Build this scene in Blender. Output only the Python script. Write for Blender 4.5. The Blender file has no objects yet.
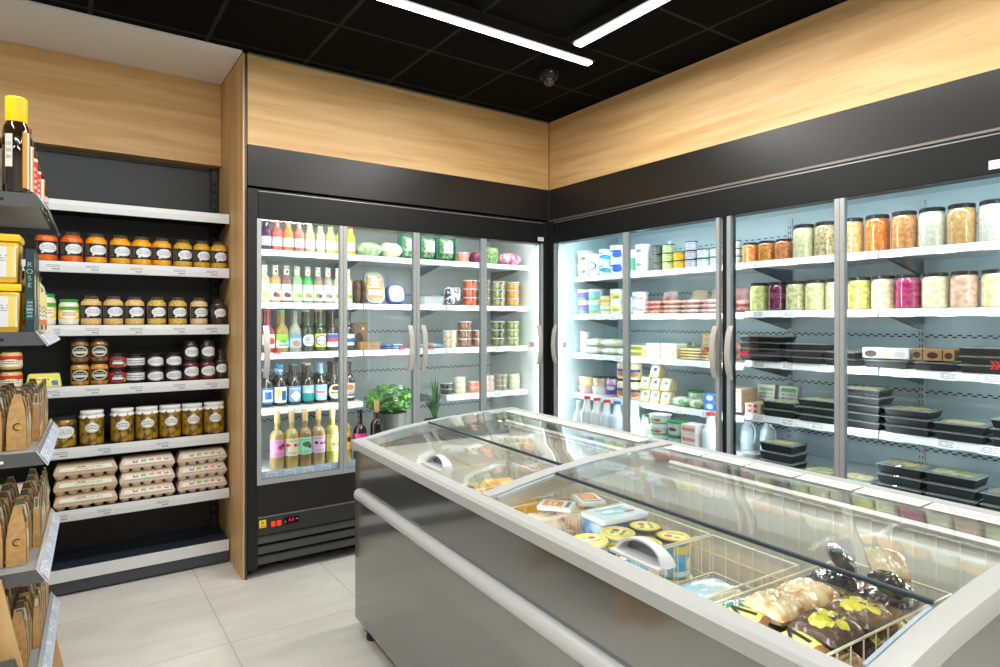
import bpy, bmesh, math, random
from mathutils import Vector, Matrix
R = math.radians
C = bpy.context.scene.collection
rnd = random.Random(7)

# ------------------------------------------------------------------ materials
def lin(c):
    out = []
    for v in c[:3]:
        v = v / 255.0
        out.append(v / 12.92 if v <= 0.04045 else ((v + 0.055) / 1.055) ** 2.4)
    return (out[0], out[1], out[2], 1.0)

_M = {}
def _new(name):
    m = bpy.data.materials.new(name); m.use_nodes = True
    nt = m.node_tree; nt.nodes.clear()
    out = nt.nodes.new('ShaderNodeOutputMaterial')
    return m, nt, out

def _bsdf(nt, out):
    b = nt.nodes.new('ShaderNodeBsdfPrincipled')
    nt.links.new(b.outputs[0], out.inputs[0])
    return b

def mat(name, col, rough=0.5, metal=0.0, coat=0.0, col2=None, scale=40.0, lo=0.4, hi=0.6, bump=0.0, detail=3.0, stretch=(1, 1, 1), spec=0.5, trans=0.0):
    if name in _M: return _M[name]
    m, nt, out = _new(name); b = _bsdf(nt, out)
    b.inputs['Base Color'].default_value = lin(col)
    b.inputs['Roughness'].default_value = rough
    b.inputs['Metallic'].default_value = metal
    b.inputs['Coat Weight'].default_value = coat
    b.inputs['Coat Roughness'].default_value = 0.04
    b.inputs['Specular IOR Level'].default_value = spec
    if trans: b.inputs['Transmission Weight'].default_value = trans
    if col2 or bump:
        tc = nt.nodes.new('ShaderNodeTexCoord')
        mp = nt.nodes.new('ShaderNodeMapping'); mp.inputs['Scale'].default_value = stretch
        nz = nt.nodes.new('ShaderNodeTexNoise'); nz.inputs['Scale'].default_value = scale; nz.inputs['Detail'].default_value = detail
        nt.links.new(tc.outputs['Object'], mp.inputs[0]); nt.links.new(mp.outputs[0], nz.inputs['Vector'])
        if col2:
            cr = nt.nodes.new('ShaderNodeValToRGB')
            cr.color_ramp.elements[0].position = lo; cr.color_ramp.elements[0].color = lin(col)
            cr.color_ramp.elements[1].position = hi; cr.color_ramp.elements[1].color = lin(col2)
            nt.links.new(nz.outputs[0], cr.inputs[0]); nt.links.new(cr.outputs[0], b.inputs['Base Color'])
        if bump:
            bp = nt.nodes.new('ShaderNodeBump'); bp.inputs['Strength'].default_value = bump; bp.inputs['Distance'].default_value = 0.004
            nt.links.new(nz.outputs[0], bp.inputs['Height']); nt.links.new(bp.outputs[0], b.inputs['Normal'])
    _M[name] = m
    return m

def glow(name, col, strength):
    if name in _M: return _M[name]
    m, nt, out = _new(name)
    e = nt.nodes.new('ShaderNodeEmission'); e.inputs[0].default_value = lin(col); e.inputs[1].default_value = strength
    nt.links.new(e.outputs[0], out.inputs[0]); _M[name] = m
    return m

def N(nt, op, a, b=None, c=None):
    n = nt.nodes.new('ShaderNodeMath'); n.operation = op
    for i, v in enumerate((a, b, c)):
        if v is None: continue
        if isinstance(v, (int, float)): n.inputs[i].default_value = v
        else: nt.links.new(v, n.inputs[i])
    return n.outputs[0]

def mixc(nt, f, a, b):
    n = nt.nodes.new('ShaderNodeMix'); n.data_type = 'RGBA'
    if isinstance(f, (int, float)): n.inputs[0].default_value = f
    else: nt.links.new(f, n.inputs[0])
    for i, v in ((6, a), (7, b)):
        if isinstance(v, tuple): n.inputs[i].default_value = v
        else: nt.links.new(v, n.inputs[i])
    return n.outputs[2]

def pane_mat(name, tint=(245, 250, 250), refl=1.0, base=0.04, rough=0.0, haze=0.0, hazecol=(235, 240, 240)):
    # clear sheet: see-through with a facing-dependent mirror reflection
    if name in _M: return _M[name]
    m, nt, out = _new(name)
    tr = nt.nodes.new('ShaderNodeBsdfTransparent'); tr.inputs[0].default_value = lin(tint)
    gl = nt.nodes.new('ShaderNodeBsdfGlossy'); gl.inputs['Roughness'].default_value = rough; gl.inputs[0].default_value = (1, 1, 1, 1)
    lw = nt.nodes.new('ShaderNodeLayerWeight'); lw.inputs[0].default_value = 0.5
    f = N(nt, 'MULTIPLY', N(nt, 'ADD', N(nt, 'MULTIPLY', N(nt, 'POWER', lw.outputs['Facing'], 5.0), 0.95), base), refl)
    mx = nt.nodes.new('ShaderNodeMixShader')
    nt.links.new(f, mx.inputs[0]); nt.links.new(tr.outputs[0], mx.inputs[1]); nt.links.new(gl.outputs[0], mx.inputs[2])
    last = mx
    if haze:
        df = nt.nodes.new('ShaderNodeBsdfDiffuse'); df.inputs[0].default_value = lin(hazecol)
        m2 = nt.nodes.new('ShaderNodeMixShader'); m2.inputs[0].default_value = haze
        nt.links.new(mx.outputs[0], m2.inputs[1]); nt.links.new(df.outputs[0], m2.inputs[2]); last = m2
    nt.links.new(last.outputs[0], out.inputs[0]); _M[name] = m
    return m

def label_mat(name, bg, shapes=(), text=None, rough=0.45):
    """printed paper: shapes = (kind, cu, cv, a, b, colour); text = (cu, cv, half width, half height, lines, colour), in the part's own UV"""
    if name in _M: return _M[name]
    m, nt, out = _new(name); b = _bsdf(nt, out); b.inputs['Roughness'].default_value = rough
    uv = nt.nodes.new('ShaderNodeUVMap'); sp = nt.nodes.new('ShaderNodeSeparateXYZ'); nt.links.new(uv.outputs[0], sp.inputs[0])
    u, v = sp.outputs[0], sp.outputs[1]
    col = lin(bg)
    for s in shapes:
        kind, cu, cv, a, bb, c = s
        du = N(nt, 'DIVIDE', N(nt, 'SUBTRACT', u, cu), a); dv = N(nt, 'DIVIDE', N(nt, 'SUBTRACT', v, cv), bb)
        if kind == 'e': k = N(nt, 'LESS_THAN', N(nt, 'ADD', N(nt, 'MULTIPLY', du, du), N(nt, 'MULTIPLY', dv, dv)), 1.0)
        elif kind == 'ring':
            q = N(nt, 'ADD', N(nt, 'MULTIPLY', du, du), N(nt, 'MULTIPLY', dv, dv))
            k = N(nt, 'MULTIPLY', N(nt, 'LESS_THAN', q, 1.0), N(nt, 'GREATER_THAN', q, 0.62))
        elif kind == 'd': k = N(nt, 'LESS_THAN', N(nt, 'ADD', N(nt, 'ABSOLUTE', du), N(nt, 'ABSOLUTE', dv)), 1.0)
        else: k = N(nt, 'LESS_THAN', N(nt, 'MAXIMUM', N(nt, 'ABSOLUTE', du), N(nt, 'ABSOLUTE', dv)), 1.0)
        col = mixc(nt, k, col, lin(c))
    for t in ([text] if text and not isinstance(text, list) else (text or [])):
        cu, cv, hw, hh, n, c = t
        row = N(nt, 'DIVIDE', N(nt, 'SUBTRACT', v, cv - hh), 2 * hh / n)
        fr = N(nt, 'FRACT', row)
        cx = nt.nodes.new('ShaderNodeCombineXYZ')
        nt.links.new(N(nt, 'MULTIPLY', u, 24.0 * 0.5 / max(hw, .05) * .55), cx.inputs[0]); nt.links.new(N(nt, 'MULTIPLY', N(nt, 'FLOOR', row), 5.37), cx.inputs[1])
        nz = nt.nodes.new('ShaderNodeTexNoise'); nz.inputs['Scale'].default_value = 1.7; nz.inputs['Detail'].default_value = 2.0
        nt.links.new(cx.outputs[0], nz.inputs['Vector'])
        k = N(nt, 'MULTIPLY', N(nt, 'LESS_THAN', N(nt, 'ABSOLUTE', N(nt, 'SUBTRACT', fr, 0.5)), 0.26), N(nt, 'GREATER_THAN', nz.outputs[0], 0.47))
        k = N(nt, 'MULTIPLY', k, N(nt, 'LESS_THAN', N(nt, 'ABSOLUTE', N(nt, 'SUBTRACT', u, cu)), hw))
        k = N(nt, 'MULTIPLY', k, N(nt, 'LESS_THAN', N(nt, 'ABSOLUTE', N(nt, 'SUBTRACT', v, cv)), hh))
        col = mixc(nt, k, col, lin(c))
    if isinstance(col, tuple): b.inputs['Base Color'].default_value = col
    else: nt.links.new(col, b.inputs['Base Color'])
    _M[name] = m
    return m

def wood_mat(name, axis, a=(222, 184, 128), bcol=(199, 154, 97), dark=(158, 114, 66)):
    if name in _M: return _M[name]
    m, nt, out = _new(name); b = _bsdf(nt, out); b.inputs['Roughness'].default_value = 0.5
    tc = nt.nodes.new('ShaderNodeTexCoord'); mp = nt.nodes.new('ShaderNodeMapping')
    s = [16.0, 16.0, 16.0]; s[axis] = 1.1; mp.inputs['Scale'].default_value = s
    nt.links.new(tc.outputs['Object'], mp.inputs[0])
    n1 = nt.nodes.new('ShaderNodeTexNoise'); n1.inputs['Scale'].default_value = 1.0; n1.inputs['Detail'].default_value = 6.0; n1.inputs['Distortion'].default_value = 0.6
    nt.links.new(mp.outputs[0], n1.inputs['Vector'])
    cr = nt.nodes.new('ShaderNodeValToRGB'); e = cr.color_ramp.elements
    e[0].position = 0.3; e[0].color = lin(bcol); e[1].position = 0.62; e[1].color = lin(a)
    nt.links.new(n1.outputs[0], cr.inputs[0])
    mp2 = nt.nodes.new('ShaderNodeMapping'); s2 = [60.0, 60.0, 60.0]; s2[axis] = 5.0; mp2.inputs['Scale'].default_value = s2
    nt.links.new(tc.outputs['Object'], mp2.inputs[0])
    n2 = nt.nodes.new('ShaderNodeTexNoise'); n2.inputs['Scale'].default_value = 1.0; n2.inputs['Detail'].default_value = 4.0
    nt.links.new(mp2.outputs[0], n2.inputs['Vector'])
    f = nt.nodes.new('ShaderNodeMapRange'); f.inputs[1].default_value = 0.62; f.inputs[2].default_value = 0.8; f.inputs[4].default_value = 0.5
    nt.links.new(n2.outputs[0], f.inputs[0])
    nt.links.new(mixc(nt, f.outputs[0], cr.outputs[0], lin(dark)), b.inputs['Base Color'])
    _M[name] = m
    return m

def grid_mat(name, base, base2, line, pitch, off, width, rough, coat=0.0, nscale=3.0, spec=.5):
    if name in _M: return _M[name]
    m, nt, out = _new(name); b = _bsdf(nt, out); b.inputs['Roughness'].default_value = rough; b.inputs['Coat Weight'].default_value = coat; b.inputs['Specular IOR Level'].default_value = spec
    tc = nt.nodes.new('ShaderNodeTexCoord'); sp = nt.nodes.new('ShaderNodeSeparateXYZ'); nt.links.new(tc.outputs['Object'], sp.inputs[0])
    ks = []
    for ax in (0, 1):
        q = N(nt, 'FRACT', N(nt, 'ADD', N(nt, 'DIVIDE', N(nt, 'SUBTRACT', sp.outputs[ax], off[ax]), pitch), 100.0))
        ks.append(N(nt, 'LESS_THAN', N(nt, 'MINIMUM', q, N(nt, 'SUBTRACT', 1.0, q)), width / pitch / 2))
    k = N(nt, 'MAXIMUM', ks[0], ks[1])
    nz = nt.nodes.new('ShaderNodeTexNoise'); nz.inputs['Scale'].default_value = nscale; nz.inputs['Detail'].default_value = 5.0
    mp = nt.nodes.new('ShaderNodeMapping'); mp.inputs['Scale'].default_value = (1.0, 2.6, 1.0)
    nt.links.new(tc.outputs['Object'], mp.inputs[0]); nt.links.new(mp.outputs[0], nz.inputs['Vector'])
    cr = nt.nodes.new('ShaderNodeValToRGB'); cr.color_ramp.elements[0].position = 0.35; cr.color_ramp.elements[0].color = lin(base)
    cr.color_ramp.elements[1].position = 0.68; cr.color_ramp.elements[1].color = lin(base2)
    nt.links.new(nz.outputs[0], cr.inputs[0])
    nt.links.new(mixc(nt, k, cr.outputs[0], lin(line)), b.inputs['Base Color'])
    _M[name] = m
    return m

# ------------------------------------------------------------------ mesh builder
class MB:
    def __init__(s): s.bm = bmesh.new(); s.uv = None
    def _uv(s):
        if s.uv is None: s.uv = s.bm.loops.layers.uv.new('UVMap')
        return s.uv
    def face(s, pts, mi=0, uvs=None):
        vs = [s.bm.verts.new(p) for p in pts]
        f = s.bm.faces.new(vs); f.material_index = mi
        if uvs:
            l = s._uv()
            for lp, q in zip(f.loops, uvs): lp[l].uv = q
        return f
    def hexa(s, p, mi=0):
        v = [s.bm.verts.new(q) for q in p]
        for i in ((0, 3, 2, 1), (4, 5, 6, 7), (0, 1, 5, 4), (1, 2, 6, 5), (2, 3, 7, 6), (3, 0, 4, 7)):
            s.bm.faces.new([v[k] for k in i]).material_index = mi
        return s
    def box(s, x0, x1, y0, y1, z0, z1, mi=0):
        return s.hexa([(x0, y0, z0), (x1, y0, z0), (x1, y1, z0), (x0, y1, z0), (x0, y0, z1), (x1, y0, z1), (x1, y1, z1), (x0, y1, z1)], mi)
    def frustum(s, w0, d0, w1, d1, z0, z1, mi=0, cx=0, cy=0):
        a, b, c, d = w0 / 2, d0 / 2, w1 / 2, d1 / 2
        return s.hexa([(cx - a, cy - b, z0), (cx + a, cy - b, z0), (cx + a, cy + b, z0), (cx - a, cy + b, z0), (cx - c, cy - d, z1), (cx + c, cy - d, z1), (cx + c, cy + d, z1), (cx - c, cy + d, z1)], mi)
    def lathe(s, prof, seg=20, cx=0, cy=0, z=0, mi=0, fn=None):
        rings = []
        for r, h in prof:
            if r <= 1e-6: rings.append([s.bm.verts.new((cx, cy, z + h))])
            else:
                ring = []
                for k in range(seg):
                    t = 2 * math.pi * k / seg
                    rr, hh = fn(r, h, t) if fn else (r, h)
                    ring.append(s.bm.verts.new((cx + rr * math.cos(t), cy + rr * math.sin(t), z + hh)))
                rings.append(ring)
        if len(rings[0]) > 1: s.bm.faces.new(list(reversed(rings[0]))).material_index = mi
        for a, b in zip(rings, rings[1:]):
            for k in range(seg):
                j = (k + 1) % seg
                if len(a) == 1 and len(b) == 1: continue
                if len(a) == 1: f = [a[0], b[j], b[k]]
                elif len(b) == 1: f = [a[k], a[j], b[0]]
                else: f = [a[k], a[j], b[j], b[k]]
                s.bm.faces.new(f).material_index = mi
        if len(rings[-1]) > 1: s.bm.faces.new(rings[-1]).material_index = mi
        return s
    def tube(s, p0, p1, r, seg=6, mi=0):
        a, b = Vector(p0), Vector(p1); d = (b - a).normalized()
        q = d.to_track_quat('Z', 'Y')
        ra = [s.bm.verts.new(a + q @ Vector((r * math.cos(2 * math.pi * k / seg), r * math.sin(2 * math.pi * k / seg), 0))) for k in range(seg)]
        rb = [s.bm.verts.new(b + q @ Vector((r * math.cos(2 * math.pi * k / seg), r * math.sin(2 * math.pi * k / seg), 0))) for k in range(seg)]
        for k in range(seg):
            j = (k + 1) % seg; s.bm.faces.new([ra[k], ra[j], rb[j], rb[k]]).material_index = mi
        s.bm.faces.new(list(reversed(ra))).material_index = mi; s.bm.faces.new(rb).material_index = mi
        return s
    def path(s, pts, r, seg=6, mi=0):
        for a, b in zip(pts, pts[1:]): s.tube(a, b, r, seg, mi)
        return s
    def extrude(s, poly, axis, t0, t1, mi=0):
        """poly of 2-D points extruded along axis: 'x' -> (y,z), 'y' -> (x,z), 'z' -> (x,y)"""
        def p(q, t): return {'x': (t, q[0], q[1]), 'y': (q[0], t, q[1]), 'z': (q[0], q[1], t)}[axis]
        a = [s.bm.verts.new(p(q, t0)) for q in poly]; b = [s.bm.verts.new(p(q, t1)) for q in poly]
        n = len(poly)
        for k in range(n):
            j = (k + 1) % n; s.bm.faces.new([a[k], a[j], b[j], b[k]]).material_index = mi
        s.bm.faces.new(list(reversed(a))).material_index = mi; s.bm.faces.new(b).material_index = mi
        return s
    def loft(s, rings, mi=0):
        rr = [[s.bm.verts.new(p) for p in ring] for ring in rings]; n = len(rings[0])
        for a, b in zip(rr, rr[1:]):
            for k in range(n):
                j = (k + 1) % n; s.bm.faces.new([a[k], a[j], b[j], b[k]]).material_index = mi
        s.bm.faces.new(list(reversed(rr[0]))).material_index = mi; s.bm.faces.new(rr[-1]).material_index = mi
        return s
    def arc(s, r, z0, z1, half=65, seg=12, center=-90, mi=0, r1=None, th=0.0006):
        """label wrapped round a bottle: UV runs left to right, bottom to top, facing -Y"""
        l = s._uv(); r1 = r if r1 is None else r1
        for k in range(seg):
            t0 = R(center - half + 2 * half * k / seg); t1 = R(center - half + 2 * half * (k + 1) / seg)
            pts = [(r * math.cos(t0), r * math.sin(t0), z0), (r * math.cos(t1), r * math.sin(t1), z0), (r1 * math.cos(t1), r1 * math.sin(t1), z1), (r1 * math.cos(t0), r1 * math.sin(t0), z1)]
            u0, u1 = k / seg, (k + 1) / seg
            s.face(pts, mi, ((u0, 0), (u1, 0), (u1, 1), (u0, 1)))
        bmesh.ops.remove_doubles(s.bm, verts=s.bm.verts, dist=1e-5)
        return s
    def card(s, w, h, th=0.001, y=0.0, z0=0.0, mi=0, x=0.0):
        """flat printed rectangle facing -Y with UV"""
        s.face([(x - w / 2, y, z0), (x + w / 2, y, z0), (x + w / 2, y, z0 + h), (x - w / 2, y, z0 + h)], mi, ((0, 0), (1, 0), (1, 1), (0, 1)))
        s.face([(x - w / 2, y + th, z0), (x - w / 2, y + th, z0 + h), (x + w / 2, y + th, z0 + h), (x + w / 2, y + th, z0)], mi, ((0, 0), (0, 1), (1, 1), (1, 0)))
        return s
    def pillow(s, w, d, h, seed=0, n=12, wr=0.25, mi=0, pinch=0.15, crease=0.0):
        """soft filled bag lying flat: base at z=0, UV over its outline"""
        rg = random.Random(seed); l = s._uv()
        ph = [(rg.uniform(0, 6.3), rg.uniform(0, 6.3), rg.uniform(2, 6), rg.uniform(2, 6)) for _ in range(4)]
        cr = [(rg.uniform(-1, 1), rg.uniform(-1, 1), rg.uniform(3, 8), rg.uniform(0, 6.3)) for _ in range(5)]
        def nz(a, b): return sum(math.sin(p[2] * a * 3 + p[0]) * math.cos(p[3] * b * 3 + p[1]) for p in ph) / 4 - crease * sum(abs(math.sin(q[2] * (q[0] * a + q[1] * b) + q[3])) for q in cr) / 5 + crease * .6
        top, bot = {}, {}
        for i in range(n + 1):
            for j in range(n + 1):
                a, b = -1 + 2 * i / n, -1 + 2 * j / n
                k = max(0.0, (1 - abs(a) ** 3.2) * (1 - abs(b) ** 3.2)) ** 0.55
                sx = 1 - pinch * (1 - k) * abs(b) * 0.5; sy = 1 - pinch * (1 - k) * abs(a) * 0.5
                x, y = a * w / 2 * sx, b * d / 2 * sy
                zt = h * 0.5 + h * 0.5 * k * (1 + wr * nz(a, b)) ; zb = h * 0.5 * (1 - k)
                edge = i in (0, n) or j in (0, n)
                top[i, j] = s.bm.verts.new((x, y, zt))
                bot[i, j] = top[i, j] if edge else s.bm.verts.new((x, y, zb))
        for i in range(n):
            for j in range(n):
                for g, rev in ((top, 0), (bot, 1)):
                    q = [(i, j), (i + 1, j), (i + 1, j + 1), (i, j + 1)]
                    if rev: q.reverse()
                    f = s.bm.faces.new([g[t] for t in q]); f.material_index = mi
                    for lp, t in zip(f.loops, q): lp[l].uv = (t[0] / n, t[1] / n)
        return s
    def bev(s, w, seg=2):
        bmesh.ops.remove_doubles(s.bm, verts=s.bm.verts, dist=1e-6)
        bmesh.ops.bevel(s.bm, geom=list(s.bm.edges), offset=w, segments=seg, affect='EDGES', profile=0.6, clamp_overlap=True)
        return s
    def mesh(s, name, mats, smooth=40):
        me = bpy.data.meshes.new(name)
        bmesh.ops.recalc_face_normals(s.bm, faces=s.bm.faces)
        s.bm.to_mesh(me); s.bm.free()
        for m in (mats if isinstance(mats, (list, tuple)) else [mats]): me.materials.append(m)
        if smooth:
            me.shade_smooth(); me.set_sharp_from_angle(angle=R(smooth))
        return me

_cache = {}
def cached(key, fn):
    if key not in _cache: _cache[key] = fn()
    return _cache[key]

# ------------------------------------------------------------------ objects
def obj(name, me, parent=None, loc=None, rot=None):
    o = bpy.data.objects.new(name, me); C.objects.link(o)
    if parent: o.parent = parent
    if loc: o.location = loc
    if rot: o.rotation_euler = rot
    return o
def tag(o, label, cat, group=None):
    o['label'] = label; o['category'] = cat
    if group: o['group'] = group
    return o
def thing(name, label, cat, loc=(0, 0, 0), rz=0.0, group=None):
    o = bpy.data.objects.new(name, None); C.objects.link(o); o.empty_display_size = 0.02
    o.location = loc; o.rotation_euler = (0, 0, rz)
    return tag(o, label, cat, group)
def struct(name, me):
    o = obj(name, me); o['kind'] = 'structure'; return o
def put(kind, parts, loc, rz, label, cat, group=None, rot=None):
    """parts = [(name, mesh, [sub parts])]; a single part becomes the thing itself"""
    if len(parts) == 1 and not parts[0][2]:
        o = obj(kind, parts[0][1]); o.location = loc; o.rotation_euler = rot or (0, 0, rz)
        return tag(o, label, cat, group)
    t = thing(kind, label, cat, loc, rz, group)
    if rot: t.rotation_euler = rot
    for nm, me, sub in parts:
        p = obj(nm, me, t)
        for sn, sm in sub: obj(sn, sm, p)
    return t
def text_mesh(txt, size, m, depth=0.0006):
    cu = bpy.data.curves.new('lettering', 'FONT'); cu.body = txt; cu.size = size; cu.extrude = depth; cu.align_x = 'CENTER'; cu.align_y = 'CENTER'
    o = bpy.data.objects.new('lettering', cu); C.objects.link(o)
    dg = bpy.context.evaluated_depsgraph_get(); me = bpy.data.meshes.new_from_object(o.evaluated_get(dg))
    bpy.data.objects.remove(o); bpy.data.curves.remove(cu)
    me.materials.clear(); me.materials.append(m)
    return me
ORD = ['first', 'second', 'third', 'fourth', 'fifth', 'sixth', 'seventh', 'eighth', 'ninth', 'tenth', 'eleventh', 'twelfth', 'thirteenth', 'fourteenth', 'fifteenth', 'sixteenth', 'seventeenth', 'eighteenth', 'nineteenth', 'twentieth']

# ------------------------------------------------------------------ shared materials
black = mat('black lacquer', (25, 26, 25), 0.4, spec=.35)
black2 = mat('black satin', (20, 21, 21), 0.45)
dkgrey = mat('anthracite steel', (62, 66, 69), 0.42)
dkgrey2 = mat('dark shelf steel', (36, 38, 40), 0.5)
white = mat('white enamel', (222, 226, 227), 0.35)
liner_w = mat('fridge liner', (214, 226, 229), 0.3)
strip_w = mat('light grey strip', (214, 217, 218), 0.35)
alu = mat('brushed aluminium', (178, 180, 178), 0.32, metal=0.35)
handle_m = mat('pale metal handle', (203, 197, 190), 0.3, metal=0.3)
slot = mat('black slot', (10, 11, 12), 0.8)
paper_w = mat('white paper', (238, 238, 234), 0.6)
red_m = mat('red print', (205, 35, 52), 0.5)
film = pane_mat('clear film', haze=0.09, base=0.06)
clear_pl = pane_mat('clear plastic', haze=0.10, base=0.05)
door_glass = pane_mat('door glass', tint=(248, 251, 251), base=0.035)
lid_glass = pane_mat('freezer lid glass', tint=(244, 249, 248), base=0.045)
tagm = label_mat('price tag print', (240, 243, 245), text=(.5, .5, .4, .36, 4, (96, 100, 108)))
# ------------------------------------------------------------------ the room
CE = 2.757
floor_m = grid_mat('beige floor tiles', (219, 216, 206), (230, 228, 220), (188, 184, 173), 0.6, (0.565, 2.80), 0.004, 0.22)
ceil_m = grid_mat('black ceiling tiles', (4, 4, 4), (7, 7, 6), (44, 44, 41), 0.49, (0.09, 3.37), 0.018, 0.9, spec=.1)
plaster = mat('pale plaster', (212, 210, 203), 0.8)
oak_x = wood_mat('oak along x', 0); oak_y = wood_mat('oak along y', 1); oak_z = wood_mat('oak upright', 2)
struct('floor', MB().box(-4.0, 3.6, -3.2, 4.2, -0.05, 0.0).mesh('floor', floor_m, 0))
struct('ceiling', MB().box(-4.0, 3.6, -3.2, 4.2, CE, CE + 0.05).mesh('ceiling', ceil_m, 0))
struct('wall_back', MB().box(-4.0, 3.6, 4.15, 4.25, 0, CE).mesh('wall', plaster, 0))
struct('wall_right', MB().box(3.55, 3.65, -3.2, 4.2, 0, CE).mesh('wall', plaster, 0))
struct('wall_left', MB().box(-4.1, -4.0, -3.2, 4.2, 0, CE).mesh('wall', plaster, 0))
struct('wall_front', MB().box(-4.0, 3.6, -3.3, -3.2, 0, CE).mesh('wall', plaster, 0))
struct('trim_1', MB().box(-4.0, 0.752, 3.43, 4.15, CE - 0.012, CE - 0.001).mesh('soffit', mat('soffit white', (226, 224, 219), 0.7), 0))

# oak panel between the shelving and the bottle fridge
pn = thing('side_panel', 'tall oak panel with dark front edge between wall shelving and bottle fridge', 'panel', (0.762, 3.74, 0))
obj('board', MB().box(-0.007, 0.002, -0.308, 0.39, 0, 2.744).mesh('board', oak_z, 0), pn)
obj('edge_strip', MB().box(0.003, 0.012, -0.31, 0.39, 0, 2.744).mesh('edge_strip', mat('dark edging', (74, 78, 76), 0.4), 0), pn)

# oak and black bulkhead above the two fridges
hd = thing('header_panel', 'oak and black bulkhead panel above the bottle fridge', 'panel', (1.78, 3.44, 2.06))
obj('oak_board', MB().box(-1.001, 1.021, -0.008, 0.012, 0.215, 0.684).mesh('oak_board', oak_x, 0), hd)
obj('black_board', MB().box(-1.001, 1.021, -0.008, 0.012, 0.0, 0.213).mesh('black_board', mat('black board', (30, 28, 26), 0.34, spec=.4), 0), hd)
obj('metal_edge', MB().box(-1.001, 1.021, -0.012, 0.012, 0.685, 0.694).mesh('metal_edge', mat('grey metal edge', (128, 122, 116), 0.4, metal=.5), 0), hd)
hd2 = thing('header_panel', 'oak and black bulkhead panel above the jar fridge', 'panel', (2.813, 1.7, 2.06))
obj('oak_board', MB().box(-0.008, 0.012, -1.65, 1.731, 0.215, 0.69).mesh('oak_board', oak_y, 0), hd2)
obj('black_board', MB().box(-0.008, 0.012, -1.65, 1.731, 0.0, 0.213).mesh('black_board', mat('black board', (30, 28, 26), 0.34, spec=.4), 0), hd2)
obj('metal_edge', MB().box(-0.012, 0.012, -1.65, 1.731, -0.012, -0.002).mesh('metal_edge', mat('grey metal edge', (128, 122, 116), 0.4, metal=.5), 0), hd2)
tag(obj('corner_strip', MB().box(2.8015, 2.8045, 3.428, 3.434, 2.062, 2.752).mesh('corner_strip', mat('grey corner bead', (70, 66, 60), 0.4), 0)), 'thin dark vertical strip where the two bulkhead panels meet', 'strip')

# ceiling lamps: black channel with a bright diffuser, two in view, the rest further back in the shop
lampglow = glow('lamp diffuser', (255, 253, 247), 9.0)
def lamp(x0, x1, y0, y1, label):
    cx, cy = (x0 + x1) / 2, (y0 + y1) / 2
    t = thing('linear_lamp', label, 'ceiling lamp', (cx, cy, CE - 0.062), 0, 'linear ceiling lamps')
    hx, hy = (x1 - x0) / 2, (y1 - y0) / 2
    e = 0.012
    obj('housing', MB().box(-hx - e, hx + e, -hy - e, hy + e, 0.012, 0.0615).mesh('housing', black2, 0), t)
    obj('diffuser', MB().box(-hx, hx, -hy, hy, 0.0, 0.0115).bev(0.003, 1).mesh('diffuser', lampglow, 0), t)
    area('lamp light', (cx, cy, CE - 0.066), (0, 0, 0), 2 * hx, 2 * hy, LAMP_W * (2 * max(hx, hy)), (1.0, 0.985, 0.955))
def area(name, loc, rot, sx, sy, w, col=(1, 1, 1), spread=180):
    l = bpy.data.lights.new(name, 'AREA'); l.shape = 'RECTANGLE'; l.size = sx; l.size_y = sy; l.energy = w; l.color = col; l.spread = R(spread)
    o = bpy.data.objects.new(name, l); C.objects.link(o); o.location = loc; o.rotation_euler = rot
    return o
LAMP_W = 15.5
lamp(-0.15, 2.262, 2.408, 2.448, 'long glowing ceiling lamp running parallel to the bottle fridge')
lamp(2.035, 2.083, -0.10, 2.30, 'glowing ceiling lamp running parallel to the jar fridge')
lamp(-0.6, 1.80, -0.60, -0.555, 'glowing ceiling lamp crossing the shop behind the freezer end')
lamp(-0.65, -0.605, 0.5, 2.9, 'glowing ceiling lamp above the gondola shelves')
lamp(-2.6, -0.6, -1.8, -1.755, 'glowing ceiling lamp across the rear of the shop')
lamp(0.4, 2.8, -1.8, -1.755, 'glowing ceiling lamp at the rear by the right wall')

cam = thing('dome_camera', 'small black dome security camera on the black ceiling', 'security camera', (2.24, 2.74, CE - 0.001))
obj('mount', MB().lathe([(0.052, -0.032), (0.055, -0.028), (0.055, 0.0)], 28).mesh('mount', black, 40), cam)
obj('collar', MB().lathe([(0.036, -0.048), (0.046, -0.040), (0.048, -0.033)], 28).mesh('collar', black2, 40), cam)
pts = [(0.034 * math.sin(R(a)), -0.046 - 0.034 * math.cos(R(a))) for a in range(0, 91, 15)]
obj('dome', MB().lathe(pts, 24).mesh('dome', mat('grey camera dome', (52, 50, 46), 0.08, metal=0.6, coat=1.0), 60), cam)
obj('sticker', MB().box(-0.035, -0.018, -0.053, -0.0515, -0.022, -0.018).mesh('sticker', paper_w, 0), cam)

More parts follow.
